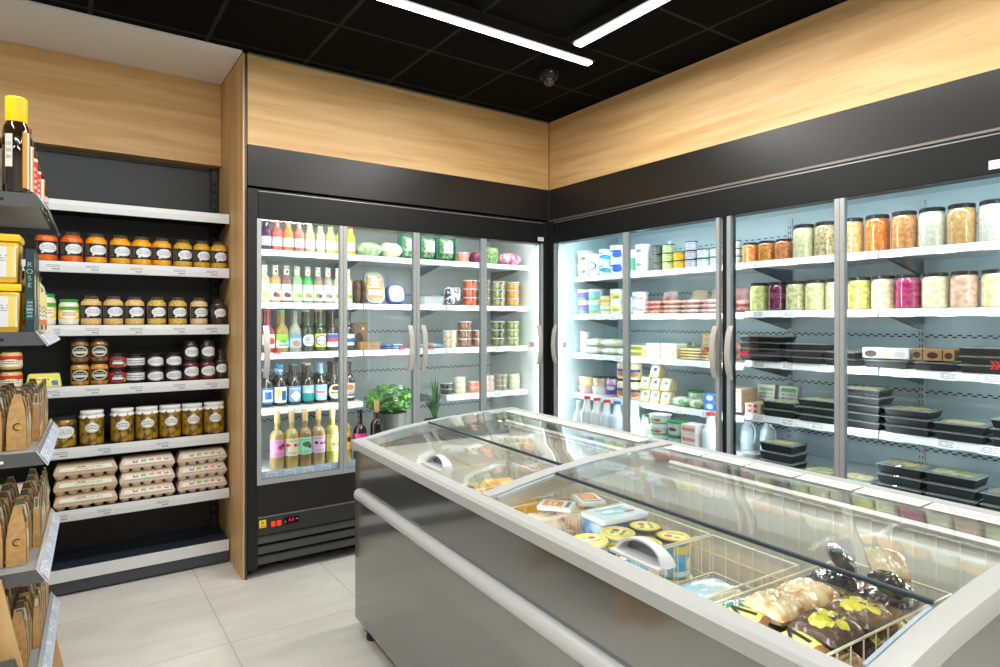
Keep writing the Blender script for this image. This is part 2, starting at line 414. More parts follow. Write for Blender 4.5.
# ------------------------------------------------------------------ fridges
def fridge(kind, label, loc, rz, W, depth, doors, bays, deck, tone, extra=None, il=0.052, ho=0.045):
    t = thing(kind, label, 'fridge', loc, rz)
    IL, IR = il, W - 0.075          # inner side walls
    HB, HT = 1.888, 2.043
    b = MB()
    b.box(0, 0.016, 0.0, depth, 0.05, HT); b.box(W - 0.022, W, 0.0, depth, 0.05, HT)
    b.box(0.0225, W - 0.0225, depth - 0.03, depth, 0.05, HT); b.box(0.0225, W - 0.0225, 0.02, depth - 0.031, HT - 0.05, HT)
    b.box(0.0, 0.05, -0.022, -0.0005, 0.05, HT); b.box(W - 0.072, W, -0.022, -0.0005, 0.05, HT)
    b.box(0.0225, W - 0.0225, 0.06, depth - 0.031, 0.08, 0.11)
    obj('cabinet', b.mesh('cabinet', black, 0), t)
    h = obj('canopy', MB().box(0.0505, W - 0.0725, -0.022, 0.06, HB, HT).bev(0.003, 1).mesh('canopy', mat('black canopy', (17, 19, 20), 0.4, spec=.3), 30), t)
    obj('trim_line', MB().box(0.052, W - 0.074, -0.0235, -0.0222, HT - 0.014, HT - 0.009).mesh('trim_line', mat('silver line', (150, 150, 148), 0.3, metal=.6), 0), h)
    b = MB()
    b.box(IL, IR, depth - 0.042, depth - 0.032, deck, HB + 0.09); b.box(IL - 0.008, IL, 0.03, depth - 0.043, deck, HB + 0.09)
    b.box(IR, IR + 0.008, 0.03, depth - 0.043, deck, HB + 0.09); b.box(IL, IR, 0.062, depth - 0.043, HB + 0.08, HB + 0.09)
    obj('liner', b.mesh('liner', tone, 0), t)
    dk = obj('deck', MB().box(IL, IR, 0.012, depth - 0.043, deck - 0.03, deck - 0.0005).mesh('deck', white, 0), t)
    obj('price_rail', MB().box(IL, IR, 0.004, 0.0115, deck - 0.045, deck + 0.012).mesh('price_rail', mat('pale blue rail', (190, 208, 228), 0.3), 0), dk)
    b = MB()
    x = IL + 0.05
    while x < IR - 0.08:
        b.face([(x, 0.0037, deck - 0.036), (x + 0.055, 0.0037, deck - 0.036), (x + 0.055, 0.0037, deck + 0.006), (x, 0.0037, deck + 0.006)], 0, ((0, 0), (1, 0), (1, 1), (0, 1)))
        x += 0.098
    obj('price_tag', b.mesh('price_tag', tagm, 0), dk)
    # slotted back wall: rows of short dashes and upright slot strips
    b = MB(); yb = depth - 0.0425
    ups = []
    for q in sorted(q for bay in bays for q in (bay[0], bay[1])):
        if not ups or q - ups[-1] > 0.04: ups.append(q)
    for lv in (0.72, 1.0, 1.27, 1.53, 1.795, 1.84):
        x = IL + 0.03; k = 0
        while x < IR - 0.02:
            if lv > 1.7: b.box(x, x + 0.02, yb - 0.0012, yb - 0.0004, lv, lv + 0.005); x += 0.042
            else: b.box(x, x + 0.019, yb - 0.0012, yb - 0.0004, lv + (0.009 if k % 2 else 0), lv + (0.009 if k % 2 else 0) + 0.006); x += 0.0195
            k += 1
    obj('slot_row', b.mesh('slot_row', slot, 0), t)
    for ux in ups:
        if ux < IL + 0.02 or ux > IR - 0.02: continue
        u = obj('upright', MB().box(ux - 0.014, ux + 0.014, yb - 0.012, yb - 0.0014, deck, HB + 0.05).mesh('upright', mat('upright grey', (196, 205, 207), 0.35), 0), t)
        b = MB(); z = deck + 0.05
        while z < HB:
            for dx in (-0.008, 0.004): b.box(ux + dx, ux + dx + 0.004, yb - 0.0128, yb - 0.0122, z, z + 0.014)
            z += 0.03
        obj('slot_column', b.mesh('slot_column', slot, 0), u)
    for bi, (x0, x1, levels, y0) in enumerate(bays):
        for li, z in enumerate(levels):
            s = obj('shelf', MB().box(x0 + 0.002, x1 - 0.002, y0 + 0.008, depth - 0.06, z - 0.022, z).mesh('shelf', white, 0), t)
            obj('price_rail', MB().extrude([(y0, z - 0.0004), (y0 + 0.0075, z - 0.0004), (y0 + 0.0075, z - 0.034), (y0 - 0.008, z - 0.034)], 'x', x0 + 0.002, x1 - 0.002).mesh('price_rail', mat('white shelf rail', (232, 236, 238), 0.25), 0), s)
            for bx in (x0 + 0.006, x1 - 0.009):
                obj('bracket', MB().extrude([(y0 + 0.06, z - 0.0225), (depth - 0.06, z - 0.0225), (depth - 0.06, z - 0.095), (depth - 0.12, z - 0.085), (y0 + 0.14, z - 0.04)], 'x', bx, bx + 0.003).mesh('bracket', mat('bracket grey', (120, 128, 130), 0.4), 0), s)
            n = max(2, int((x1 - x0) / 0.155)); rg = random.Random(bi * 9 + li)
            for k in range(n):
                cx = x0 + (k + 0.5) * (x1 - x0) / n + rg.uniform(-0.03, 0.03)
                w = 0.035
                b = MB(); b.face([(cx - w, y0 - 0.0105, z - 0.036), (cx + w, y0 - 0.0105, z - 0.036), (cx + w, y0 - 0.0012, z - 0.001), (cx - w, y0 - 0.0012, z - 0.001)], 0, ((0, 0), (1, 0), (1, 1), (0, 1)))
                obj('price_tag', b.mesh('price_tag', tagm, 0), s)
    for (x0, x1, hinge, hs) in doors:
        zb, zt = 0.487, 1.887
        d = obj('door', MB().box(x0 + 0.012, x1 - 0.012, -0.014, -0.008, zb + 0.02, zt).mesh('door', door_glass, 0), t)
        b = MB()
        b.box(x0 + 0.001, x0 + 0.021, -0.023, -0.001, zb, zt); b.box(x1 - 0.021, x1 - 0.001, -0.023, -0.001, zb, zt)
        b.box(x0 + 0.0215, x1 - 0.0215, -0.021, -0.001, zb, zb + 0.026)
        obj('door_frame', b.mesh('door_frame', alu, 0), d)
        obj('gasket', MB().box(x0 + 0.0215, x1 - 0.0215, -0.0205, -0.0015, zb + 0.0265, zb + 0.031).box(x0 + 0.0212, x0 + 0.024, -0.0205, -0.0015, zb + 0.0315, zt).box(x1 - 0.024, x1 - 0.0212, -0.0205, -0.0015, zb + 0.0315, zt).mesh('gasket', mat('grey gasket', (120, 138, 146), 0.3), 0), d)
        hx = x0 + ho if hs == 'l' else x1 - ho
        prof = []
        for k in range(9):
            a = k / 8; prof.append((-0.0235 - 0.032 * math.sin(math.pi * a) ** 0.6, 1.05 + 0.275 * a))
        poly = prof + [(y + (0.010 if 0 < i < 8 else 0), z) for i, (y, z) in reversed(list(enumerate(prof)))][1:-1]
        obj('handle', MB().extrude(poly, 'x', hx - 0.015, hx + 0.015).mesh('handle', handle_m, 30), d)
        sx = x0 + 0.085 if hs == 'l' else x1 - 0.115
        b = MB()
        for k in range(3):
            q = sx + k * 0.014; z = 1.188; s = -1 if hs == 'l' else 1; hw = 0.011
            for sg in (-1, 1):
                a = [(q + s * hw * .5, -0.0147, z), (q + s * hw * .5 + 0.009, -0.0147, z), (q - s * hw * .5 + 0.009, -0.0147, z + sg * 0.016), (q - s * hw * .5, -0.0147, z + sg * 0.016)]
                b.face(a)
        obj('arrow_sticker', b.mesh('arrow_sticker', red_m, 0), d)
    for lx in (IL + 0.004, IR - 0.012):
        obj('light_strip', MB().box(lx, lx + 0.008, 0.006, 0.028, deck + 0.03, HB - 0.01).mesh('light_strip', glow('fridge strip light', (238, 248, 255), 3.0), 0), t)
    if extra: extra(t)
    return t

def low_front(t, W, slats=True):
    obj('kick_panel', MB().box(0.0505, W - 0.0725, -0.018, 0.055, 0.322, 0.485).mesh('kick_panel', mat('black kick panel', (28, 28, 26), 0.42), 0), t)
    obj('silver_bead', MB().box(0.0505, W - 0.0725, -0.021, 0.0, 0.313, 0.319).mesh('silver_bead', mat('silver line', (150, 150, 148), 0.3, metal=.6), 0), t)
    g = obj('control_panel', MB().box(0.0505, W - 0.0725, -0.019, 0.05, 0.222, 0.311).mesh('control_panel', mat('black control panel', (42, 43, 40), 0.45), 0), t)
    obj('vent_back', MB().box(0.0505, W - 0.0725, 0.03, 0.05, 0.055, 0.2215).mesh('vent_back', slot, 0), t)
    for k, z in enumerate((0.178, 0.124, 0.070)):
        obj('vent_slat', MB().extrude([(-0.018, z), (-0.006, z + 0.036), (0.006, z + 0.036), (-0.006, z)], 'x', 0.0505, W - 0.0725).mesh('vent_slat', mat('grey slat', (66, 68, 66), 0.35), 0), t)
    return g

def extra_left(t):
    g = low_front(t, 2.03)
    obj('warning_label', MB().card(0.036, 0.04, 0.0006, -0.0198, 0.262, 0, 0.075).mesh('warning_label', label_mat('yellow warning', (240, 205, 20), [('d', .5, .55, .22, .26, (40, 35, 20)), ('d', .5, .52, .12, .14, (240, 205, 20))], (.5, .16, .35, .08, 1, (60, 50, 20))), 0), g)
    for k in range(2):
        obj('button', MB().box(0.118 + 0.030 * k, 0.140 + 0.030 * k, -0.024, -0.0195, 0.259, 0.287).bev(0.003, 1).mesh('button', glow('red button', (255, 62, 36), 1.3), 30), g)
    d = obj('display', MB().box(0.186, 0.262, -0.0225, -0.0195, 0.262, 0.294).mesh('display', mat('display black', (8, 8, 9), 0.15), 0), g)
    x = obj('digits', text_mesh('8.8', 0.024, glow('red digits', (235, 30, 70), 1.2)), d); x.location = (0.223, -0.0232, 0.279); x.rotation_euler = (R(90), 0, 0)
    obj('marks', MB().box(0.190, 0.194, -0.0231, -0.0226, 0.27, 0.278).box(0.248, 0.258, -0.0231, -0.0226, 0.279, 0.283).mesh('marks', glow('white marks', (220, 215, 210), 0.7), 0), d)
    obj('white_sticker', MB().card(0.05, 0.026, 0.0006, -0.0228, 1.906, 0, 1.938).mesh('white_sticker', tagm, 0), t)
def extra_right(t):
    low_front(t, 3.32)
    obj('white_sticker', MB().card(0.055, 0.032, 0.0006, -0.0228, 1.905, 0, 2.57).mesh('white_sticker', tagm, 0), t)
    obj('section_post', MB().box(1.3935, 1.4315, -0.0005, 0.06, 0.487, 1.887).mesh('section_post', mat('dark post', (14, 24, 30), 0.3), 0), t)

L0 = (0.775, 3.432)
lx = lambda X: X - L0[0]
fridge('display_fridge', 'black glass door fridge with bottles and plants standing beside the oak panel', (L0[0], L0[1], 0), 0, 2.03, 0.67,
       [(0.045, lx(1.290), 'r', 'l'), (lx(1.290), lx(1.751), 'l', 'r'), (lx(1.751), lx(2.24), 'r', 'l'), (lx(2.24), 1.96, 'l', 'r')],
       [(0.054, lx(1.478), (0.865, 1.172, 1.455, 1.748), 0.15), (lx(1.482), lx(2.052), (1.172, 1.455, 1.748), 0.15), (lx(2.056), 1.953, (0.86, 1.172, 1.455, 1.748), 0.15)],
       0.537, mat('warm fridge liner', (205, 211, 207), 0.3), extra_left)
R0 = (2.805, 3.404)
rx = lambda Y: R0[1] - Y
fridge('display_fridge', 'long black glass door fridge with jars and dairy along the right wall', (R0[0], R0[1], 0), R(-90), 3.32, 0.67,
       [(0.052, rx(2.676), 'r', 'l'), (rx(2.676), rx(2.013), 'l', 'r'), (rx(1.970), rx(1.401), 'r', 'l'), (rx(1.401), rx(0.74), 'l', 'r'), (rx(0.74), 3.245, 'r', 'l')],
       [(0.032, rx(2.004), (0.84, 1.122, 1.395, 1.662), 0.18), (rx(2.0), rx(1.33), (0.86, 1.142, 1.404, 1.665), 0.18), (rx(1.326), 3.24, (0.86, 1.142, 1.404, 1.665), 0.18)],
       0.60, mat('cool fridge liner', (196, 216, 222), 0.3), extra_right, 0.026, 0.024)
# strip lights behind the door frames and under the canopies
FR_W = 2.4
for X in (0.85, 1.290, 1.751, 2.24, 2.71):
    area('fridge light', (X, L0[1] + 0.012, 1.2), (R(90), 0, 0), 0.016, 1.28, FR_W, (0.95, 0.985, 1.0))
for Y in (3.345, 2.676, 2.03, 1.401, 0.74, 0.2):
    area('fridge light', (R0[0] + 0.012, Y, 1.22), (R(90), 0, R(-90)), 0.016, 1.22, FR_W * 1.35, (0.90, 0.975, 1.0))
area('fridge light', (1.78, L0[1] + 0.085, 1.955), (R(25), 0, 0), 1.8, 0.02, 4.5, (0.96, 0.99, 1.0))
area('fridge light', (R0[0] + 0.085, 1.75, 1.955), (R(25), 0, R(-90)), 3.1, 0.02, 9.5, (0.9, 0.975, 1.0))
# ------------------------------------------------------------------ wall shelving
SH = thing('wall_shelving', 'dark steel wall shelving with jars and egg boxes beside the oak panel', 'shelving', (-0.3, 3.9, 0))
sx = lambda X: X + 0.3
sy = lambda Y: Y - 3.9
WL = -1.4
obj('back_panel', MB().box(sx(WL), sx(0.75), sy(4.06), sy(4.08), 0.1, 2.245).mesh('back_panel', mat('back panel black', (22, 24, 26), 0.5), 0), SH)
b = MB()
for k, z in enumerate((0.3, 0.66, 1.02, 1.38, 1.74, 2.09)):
    b.box(sx(WL), sx(0.70), sy(4.0575), sy(4.0595), z + 0.002, z + (0.352 if k < 5 else 0.15))
obj('back_board', b.mesh('back_board', mat('back board slate', (46, 51, 55), 0.5), 0), SH)
u = obj('upright', MB().box(sx(0.712), sx(0.742), sy(4.03), sy(4.0575), 0.1, 2.25).mesh('upright', dkgrey2, 0), SH)
b = MB(); z = 0.2
while z < 2.2:
    b.box(sx(0.719), sx(0.735), sy(4.0285), sy(4.0298), z, z + 0.026); z += 0.05
obj('slot_column', b.mesh('slot_column', slot, 0), u)
obj('oak_fascia', MB().box(sx(WL), sx(0.752), sy(3.965), sy(4.06), 2.262, CE - 0.013).mesh('oak_fascia', oak_x, 0), SH)
SHL = (1.941, 1.639, 1.327, 1.026, 0.724, 0.416)
for li, z in enumerate(SHL):
    s = obj('shelf', MB().box(sx(WL), sx(0.748), sy(3.735), sy(4.055), z - 0.028, z).mesh('shelf', dkgrey2, 0), SH)
    obj('price_rail', MB().extrude([(sy(3.727), z + 0.003), (sy(3.7345), z + 0.003), (sy(3.7345), z - 0.048), (sy(3.727), z - 0.05), (sy(3.724), z - 0.02)], 'x', sx(WL), sx(0.748)).mesh('price_rail', strip_w, 0), s)
    obj('bracket', MB().extrude([(sy(3.76), z - 0.0285), (sy(4.055), z - 0.0285), (sy(4.055), z - 0.08), (sy(3.98), z - 0.07)], 'x', sx(0.742), sx(0.747)).mesh('bracket', dkgrey2, 0), s)
    if li:
        for X in ((-0.05, 0.11, 0.3, 0.5, 0.66) if li < 4 else (-0.02, 0.16, 0.42)):
            obj('price_tag', MB().card(0.075, 0.036, 0.0005, sy(3.7232), z - 0.043, 0, sx(X)).mesh('price_tag', label_mat('strip print', (216, 219, 221), text=[(.5, .62, .4, .22, 2, (120, 124, 130)), (.62, .22, .2, .16, 1, (80, 84, 90))]), 0), s)
bs = obj('base', MB().box(sx(WL), sx(0.748), sy(3.735), sy(4.055), 0.012, 0.128).mesh('base', mat('base steel', (58, 64, 69), 0.4), 0), SH)
obj('price_rail', MB().box(sx(WL), sx(0.748), sy(3.727), sy(3.7345), 0.072, 0.133).mesh('price_rail', strip_w, 0), bs)
obj('deck_plate', MB().box(sx(WL), sx(0.748), sy(3.74), sy(4.05), 0.1285, 0.1305).mesh('deck_plate', mat('deck blue black', (44, 52, 62), 0.33), 0), bs)

# ------------------------------------------------------------------ product builders (fronts face -Y)
def jar_mesh(h, r, neck=.8, seg=22):
    return [(r * .86, 0), (r * .97, .004), (r, .012), (r, h * .74), (r * .97, h * .80), (r * (neck + .06), h * .855), (r * neck, h * .88), (r * neck, h * .90)]
def jar(h, r, content, lid, label=None, lz=(.2, .62), half=70, neck=.8, cloth=False):
    def f():
        body = MB().lathe(jar_mesh(h, r, neck), 22).mesh('jar', content, 50)
        parts = [('glass_body', body, [])]
        if cloth:
            def fn(rr, hh, t): return (rr * (1 + (.05 * math.sin(t * 7) + .04 * math.sin(t * 13 + 1)) * (1 if hh < h * .9 else .15)), hh)
            l = MB().lathe([(r * .93, h * .79), (r * .99, h * .80), (r * .9, h * .875), (r * .84, h * .885), (r * .93, h * .905), (r * .95, h * .985), (r * .9, h), (0, h)], 40, fn=fn).mesh('lid', lid, 60)
            parts.append(('cloth_cover', l, []))
        else:
            l = MB().lathe([(r * (neck + .05), h * .895), (r * (neck + .07), h * .905), (r * (neck + .07), h * .985), (r * (neck + .02), h), (0, h)], 24).mesh('lid', lid, 40)
            parts.append(('lid', l, []))
        if label:
            parts.append(('label', MB().arc(r + .0007, h * lz[0], h * lz[1], half).mesh('label', label, 40), []))
        return parts
    return cached(('jar', h, r, content.name, lid.name, label.name if label else '', lz, half, neck, cloth), f)
def bottle(h, r, liquid, cap, label=None, lz=(.1, .42), neck=.36, sh=.58, nk=.72, neckm=None, nz=(.78, .9), half=75, capz=.955, caph=None):
    def f():
        rn = r * neck
        body = MB().lathe([(r * .9, 0), (r, .006), (r, h * sh), (r * .93, h * (sh + .045)), (r * .66, h * (sh + .10)), (rn * 1.12, h * nk), (rn, h * (nk + .05)), (rn, h * capz)], 20).mesh('bottle', liquid, 50)
        parts = [('glass_body', body, []), ('cap', MB().lathe([(rn * 1.14, h * (caph or capz) + .0003), (rn * 1.16, h * (caph or capz) + .003), (rn * 1.16, h * .99), (rn * 1.0, h), (0, h)], 18).mesh('cap', cap, 40), [])]
        if label: parts.append(('label', MB().arc(r + .0006, h * lz[0], h * lz[1], half).mesh('label', label, 40), []))
        if neckm: parts.append(('neck_label', MB().arc(rn + .0007, h * nz[0], h * nz[1], 100).mesh('neck_label', neckm, 40), []))
        return parts
    return cached(('bot', h, r, liquid.name, cap.name, label.name if label else '', lz, neck, sh, nk, neckm.name if neckm else '', nz, half, capz, caph), f)
def tub(h, r, side, lid, label=None, lz=(.12, .78), taper=.88, half=75, content=None):
    def f():
        b = MB().lathe([(r * taper * .96, 0), (r * taper, .003), (r * .985, h * .86), (r * .985, h * .88)], 22).mesh('tub', side, 50)
        l = MB().lathe([(r * 1.02, h * .885), (r * 1.04, h * .9), (r * 1.04, h * .975), (r * .97, h * .995), (0, h * .985)], 24).mesh('lid', lid, 40)
        parts = [('tub_body', b, []), ('lid', l, [])]
        if label:
            r0 = r * (taper + (.985 - taper) * lz[0] / .86) + .0009; r1 = r * (taper + (.985 - taper) * lz[1] / .86) + .0009
            parts.append(('label', MB().arc(r0, h * lz[0], h * lz[1], half, r1=r1).mesh('label', label, 40), []))
        return parts
    return cached(('tub', h, r, side.name, lid.name, label.name if label else '', lz, taper), f)
def tray(w, d, h, food, base=None, filmm=None):
    base = base or black2
    def f():
        b = MB().frustum(w * .84, d * .82, w * .93, d * .92, 0, h * .83).mesh('tray', base, 0)
        rim = MB().box(-w / 2, w / 2, -d / 2, d / 2, h * .83 + .0003, h * .83 + .0017).mesh('film_edge', mat('film edge', (128, 140, 142), 0.2), 0)
        fd = MB().pillow(w * .84, d * .80, h * .12, 3, 8, .2).mesh('food', food, 40)
        for v in fd.vertices: v.co.z += h * .83 + .0022
        fl = MB().frustum(w * .94, d * .92, w * .88, d * .86, h * .83 + .0019, h * .992).mesh('film_lid', film, 0)
        return [('tray_base', b, []), ('film_lid', fl, [('film_edge', rim)]), ('food', fd, [])]
    return cached(('tray', w, d, h, food.name, base.name), f)
def carton(w, d, h, body, front, name='box_body'):
    def f():
        b = MB().box(-w / 2, w / 2, -d / 2, d / 2, 0, h).bev(min(.003, h * .1), 1).mesh('carton', body, 30)
        return [(name, b, []), ('front_print', MB().card(w * .97, h * .95, .0005, -d / 2 - .0008, h * .025).mesh('front_print', front, 0), [])]
    return cached(('carton', w, d, h, body.name, front.name), f)
def pack(w, d, h, m, seed=0, wr=.25, n=12, crease=0.0):
    def f():
        parts = [('bag', MB().pillow(w, d, h, seed, n, wr, crease=crease).mesh('pack', m, 28 if crease else 60), [])]
        return parts
    return cached(('pack', w, d, h, m.name, seed, wr, n, crease), f)

# ------------------------------------------------------------------ rows of goods: one list per shelf, labels count from a landmark
def shelf_row(items, place, landmark, group, xf, rz):
    """items: (along, back, z, kind, parts, look, category, noun for the group, stack word); sorted by distance from the landmark"""
    cols = sorted(set(round(i[0], 3) for i in items if not i[1]), reverse=False)
    cols.sort()
    for al, back, z, kind, parts, look, cat, sw in items:
        k = min(range(len(cols)), key=lambda q: abs(cols[q] - al))
        lab = '%s, %s%s%s %sfrom %s, %s' % (look, 'behind ' if back else '', sw + ' of ' if sw else '', ORD[k], 'stack ' if sw else '', landmark, place)
        LAB.append(lab)
        x, y = xf(al, back)
        put(kind, parts, (x, y, z + .0006), rz, lab, cat, group % cat)
LAB = []
def stack(al, z, n, hh, kind, parts, look, cat, out, back=0):
    for k in range(n):
        sw = '' if n == 1 else (('bottom', 'top') if n == 2 else ('bottom', 'middle', 'top') if n == 3 else ('bottom', 'second', 'third', 'top') if n == 4 else ('bottom', 'second', 'middle', 'fourth', 'top'))[k]
        p = parts[k] if isinstance(parts, list) and parts and isinstance(parts[0], list) else parts
        lk = look[k] if isinstance(look, (list, tuple)) else look
        out.append((al, back, z + k * (hh + .0008), kind, p, lk, cat, sw))

def con(name, c, c2, scale=60, rough=.3): return mat(name, c, rough, coat=1.0, col2=c2, scale=scale)
BL = (28, 30, 32)
bubble = label_mat('speech bubble label', BL, [('e', .58, .52, .33, .36, (226, 230, 232)), ('r', .96, .5, .015, .4, (190, 195, 198)), ('r', .38, .16, .05, .06, (226, 230, 232))],
                   [(.58, .54, .24, .18, 3, (150, 154, 158)), (.12, .5, .09, .4, 5, (120, 124, 126))])
lid_clear = mat('glass lid', (64, 60, 52), .12, coat=1.0)
lid_bk = mat('black lid', (34, 34, 34), .3)
lid_w = mat('white lid', (236, 240, 242), .35)
lid_g = mat('green lid', (36, 160, 70), .35)

# ---- wall shelving rows: landmark = the oak panel; distance measured from X = 0.75
def wall_xf(al, back): return (0.752 - al, 3.79 + (0.11 if back else 0))
G = '%ss on the wall shelving'
red_or = con('orange red puree', (214, 88, 10), (232, 112, 20)); org = con('orange puree', (232, 150, 8), (244, 172, 20)); mus = con('mustard puree', (206, 156, 22), (222, 176, 40), 90)
o = []
for X, c, nm in zip((-0.079, 0.025, 0.127, 0.232, 0.328, 0.422, 0.524, 0.618, 0.705), (red_or, red_or, org, org, org, org, mus, mus, mus), ('red-orange',) * 2 + ('orange',) * 4 + ('mustard yellow',) * 3):
    o.append((0.752 - X, 0, SHL[1], 'glass_jar', jar(.152, .047 if X < .6 else .043, c, lid_clear, bubble, (.22, .66), 72, .72), '%s jar with speech-bubble label' % nm, 'jar', ''))
shelf_row(o, 'upper jar shelf', 'oak panel', G, wall_xf, 0)

beige = con('beige paste', (214, 172, 96), (232, 196, 128), 120); olive = con('yellow chunky paste', (196, 158, 52), (224, 190, 92), 110); pale = con('pale paste', (218, 184, 132), (232, 204, 160), 110); darkj = con('dark jam', (40, 22, 24), (62, 30, 34), 60)
greenlab = label_mat('green yellow label', (243, 214, 60), [('r', .5, .88, .5, .12, (72, 168, 62)), ('e', .5, .46, .36, .3, (244, 240, 220)), ('r', .5, .05, .5, .06, (235, 235, 220))], (.5, .48, .26, .14, 2, (190, 50, 40)))
cream = con('cream filling', (238, 232, 208), (246, 242, 226), 60)
o = []
for X, c, nm in zip((0.105, 0.201, 0.296, 0.398, 0.499, 0.604), (beige, beige, beige, olive, olive, pale), ('beige',) * 3 + ('yellow chunky',) * 2 + ('pale beige',)):
    o.append((0.752 - X, 0, SHL[2], 'glass_jar', jar(.150, .045, c, lid_clear, bubble, (.24, .68), 72, .72), '%s jar with speech-bubble label' % nm, 'jar', ''))
o.append((0.752 - .702, 0, SHL[2], 'glass_jar', jar(.145, .043, darkj, lid_bk, bubble, (.24, .68), 72, .72), 'dark jam jar with speech-bubble label', 'jar', ''))
o.append((0.752 - .012, 0, SHL[2], 'glass_jar', jar(.130, .043, cream, lid_g, greenlab, (.18, .72), 80, .84), 'cream jar with green lid', 'jar', ''))
o.append((0.752 + .083, 0, SHL[2], 'glass_jar', jar(.155, .043, cream, lid_g, greenlab, (.18, .72), 80, .84), 'taller cream jar with green lid', 'jar', ''))
shelf_row(o, 'second jar shelf', 'oak panel', G, wall_xf, 0)

amber = con('amber preserve', (178, 112, 30), (214, 156, 60), 90); amberd = con('brown preserve', (92, 62, 26), (150, 104, 46), 90); berry = con('berry jam', (84, 16, 22), (122, 28, 34), 60); black_j = con('black jam', (30, 18, 22), (48, 26, 32), 60)
ovl = label_mat('dark oval label', (38, 36, 34), [('e', .5, .5, .40, .42, (30, 28, 26)), ('r', .5, .42, .36, .1, (210, 208, 198)), ('ring', .5, .5, .44, .46, (200, 196, 180))], (.5, .62, .24, .12, 2, (190, 186, 176)))
redl = label_mat('red berry label', (196, 30, 44), [('e', .5, .5, .34, .4, (60, 58, 60)), ('r', .5, .42, .26, .12, (225, 225, 222)), ('r', .9, .2, .08, .2, (190, 205, 50))], (.5, .66, .2, .1, 2, (220, 220, 218)))
wob = label_mat('white oval on black', (34, 32, 34), [('e', .55, .5, .40, .46, (222, 226, 226)), ('r', .93, .12, .06, .12, (190, 200, 60))], (.55, .52, .28, .2, 3, (140, 142, 146)))
wlab = label_mat('wide white label', (222, 226, 226), [('r', .5, .04, .5, .05, (60, 60, 60))], (.5, .52, .4, .3, 2, (84, 86, 92)))
o = []
J3 = SHL[3]
for X, lo, hi, nm in ((.058, amber, amberd, 'amber'), (.140, amber, amberd, 'amber')):
    stack(0.752 - X, J3, 2, .118, 'glass_jar', [jar(.118, .040, lo, lid_bk, ovl, (.2, .68), 60), jar(.118, .040, hi, lid_bk, ovl, (.2, .68), 60)], ['amber jar with dark oval label', 'brown jar with dark oval label'], 'jar', o)
stack(0.752 - .219, J3, 2, .078, 'glass_jar', jar(.078, .036, black_j, lid_bk, redl, (.1, .74), 80), 'small jam jar with red label', 'jar', o)
stack(0.752 - .300, J3, 2, .076, 'glass_jar', jar(.076, .042, black_j, lid_bk, wlab, (.18, .7), 80), 'low jam jar with wide label', 'jar', o)
stack(0.752 - .389, J3, 2, .076, 'glass_jar', jar(.076, .041, black_j, lid_bk, wob, (.1, .76), 80), 'low jam jar with oval label', 'jar', o)
stack(0.752 - .476, J3, 2, .076, 'glass_jar', jar(.076, .041, black_j, lid_bk, wob, (.1, .76), 80), 'low jam jar with oval label', 'jar', o)
for X in (.562, .646):
    stack(0.752 - X, J3, 2, .108, 'glass_jar', [jar(.108, .041, berry, lid_bk, wob, (.18, .72), 76), jar(.108, .038, black_j, lid_bk, wob, (.16, .7), 76)], ['red jam jar with oval label', 'dark jam jar with oval label'], 'jar', o)
o.append((0.752 - .715, 0, J3, 'glass_bottle', bottle(.165, .032, black_j, lid_bk, wob, (.2, .52), .5, .58, .7), 'small dark syrup bottle with white label', 'bottle', ''))
egg_lab = label_mat('pasta tub label', (232, 226, 200), [('r', .5, .8, .5, .2, (210, 60, 40)), ('e', .5, .4, .3, .3, (246, 240, 216))], (.5, .4, .3, .2, 2, (90, 90, 80)))
stack(0.752 + .215, J3, 2, .092, 'glass_jar', jar(.092, .044, beige, lid_bk, egg_lab, (.15, .7), 80), 'squat beige spread jar', 'jar', o)
ylab = label_mat('yellow egg pack print', (232, 226, 92), [('e', .5, .62, .28, .22, (240, 236, 150)), ('r', .84, .32, .09, .2, (70, 120, 190))], (.46, .62, .24, .12, 1, (200, 60, 40)))
def tapered_pack(w, d, h, m, fr):
    def f():
        bd = MB().frustum(w, d, w * .86, d * .8, 0, h).bev(.008, 2).mesh('pack', m, 40)
        c = MB(); y = -d / 2 - .001; q = w * .43
        c.face([(-w * .47, y + d * .01, h * .06), (w * .47, y + d * .01, h * .06), (q * .95, -d * .4 - .0022, h * .92), (-q * .95, -d * .4 - .0022, h * .92)], 0, ((0, 0), (1, 0), (1, 1), (0, 1)))
        return [('box_body', bd, []), ('front_print', c.mesh('front_print', fr, 0), [])]
    return cached(('tp', w, d, h, m.name, fr.name), f)
o.append((0.752 + .088, 0, J3, 'food_pack', tapered_pack(.145, .09, .066, mat('yellow pack', (226, 222, 130), .4), ylab), 'pale yellow carton with red lettering', 'carton', ''))
shelf_row(o, 'third jar shelf', 'oak panel', G, wall_xf, 0)

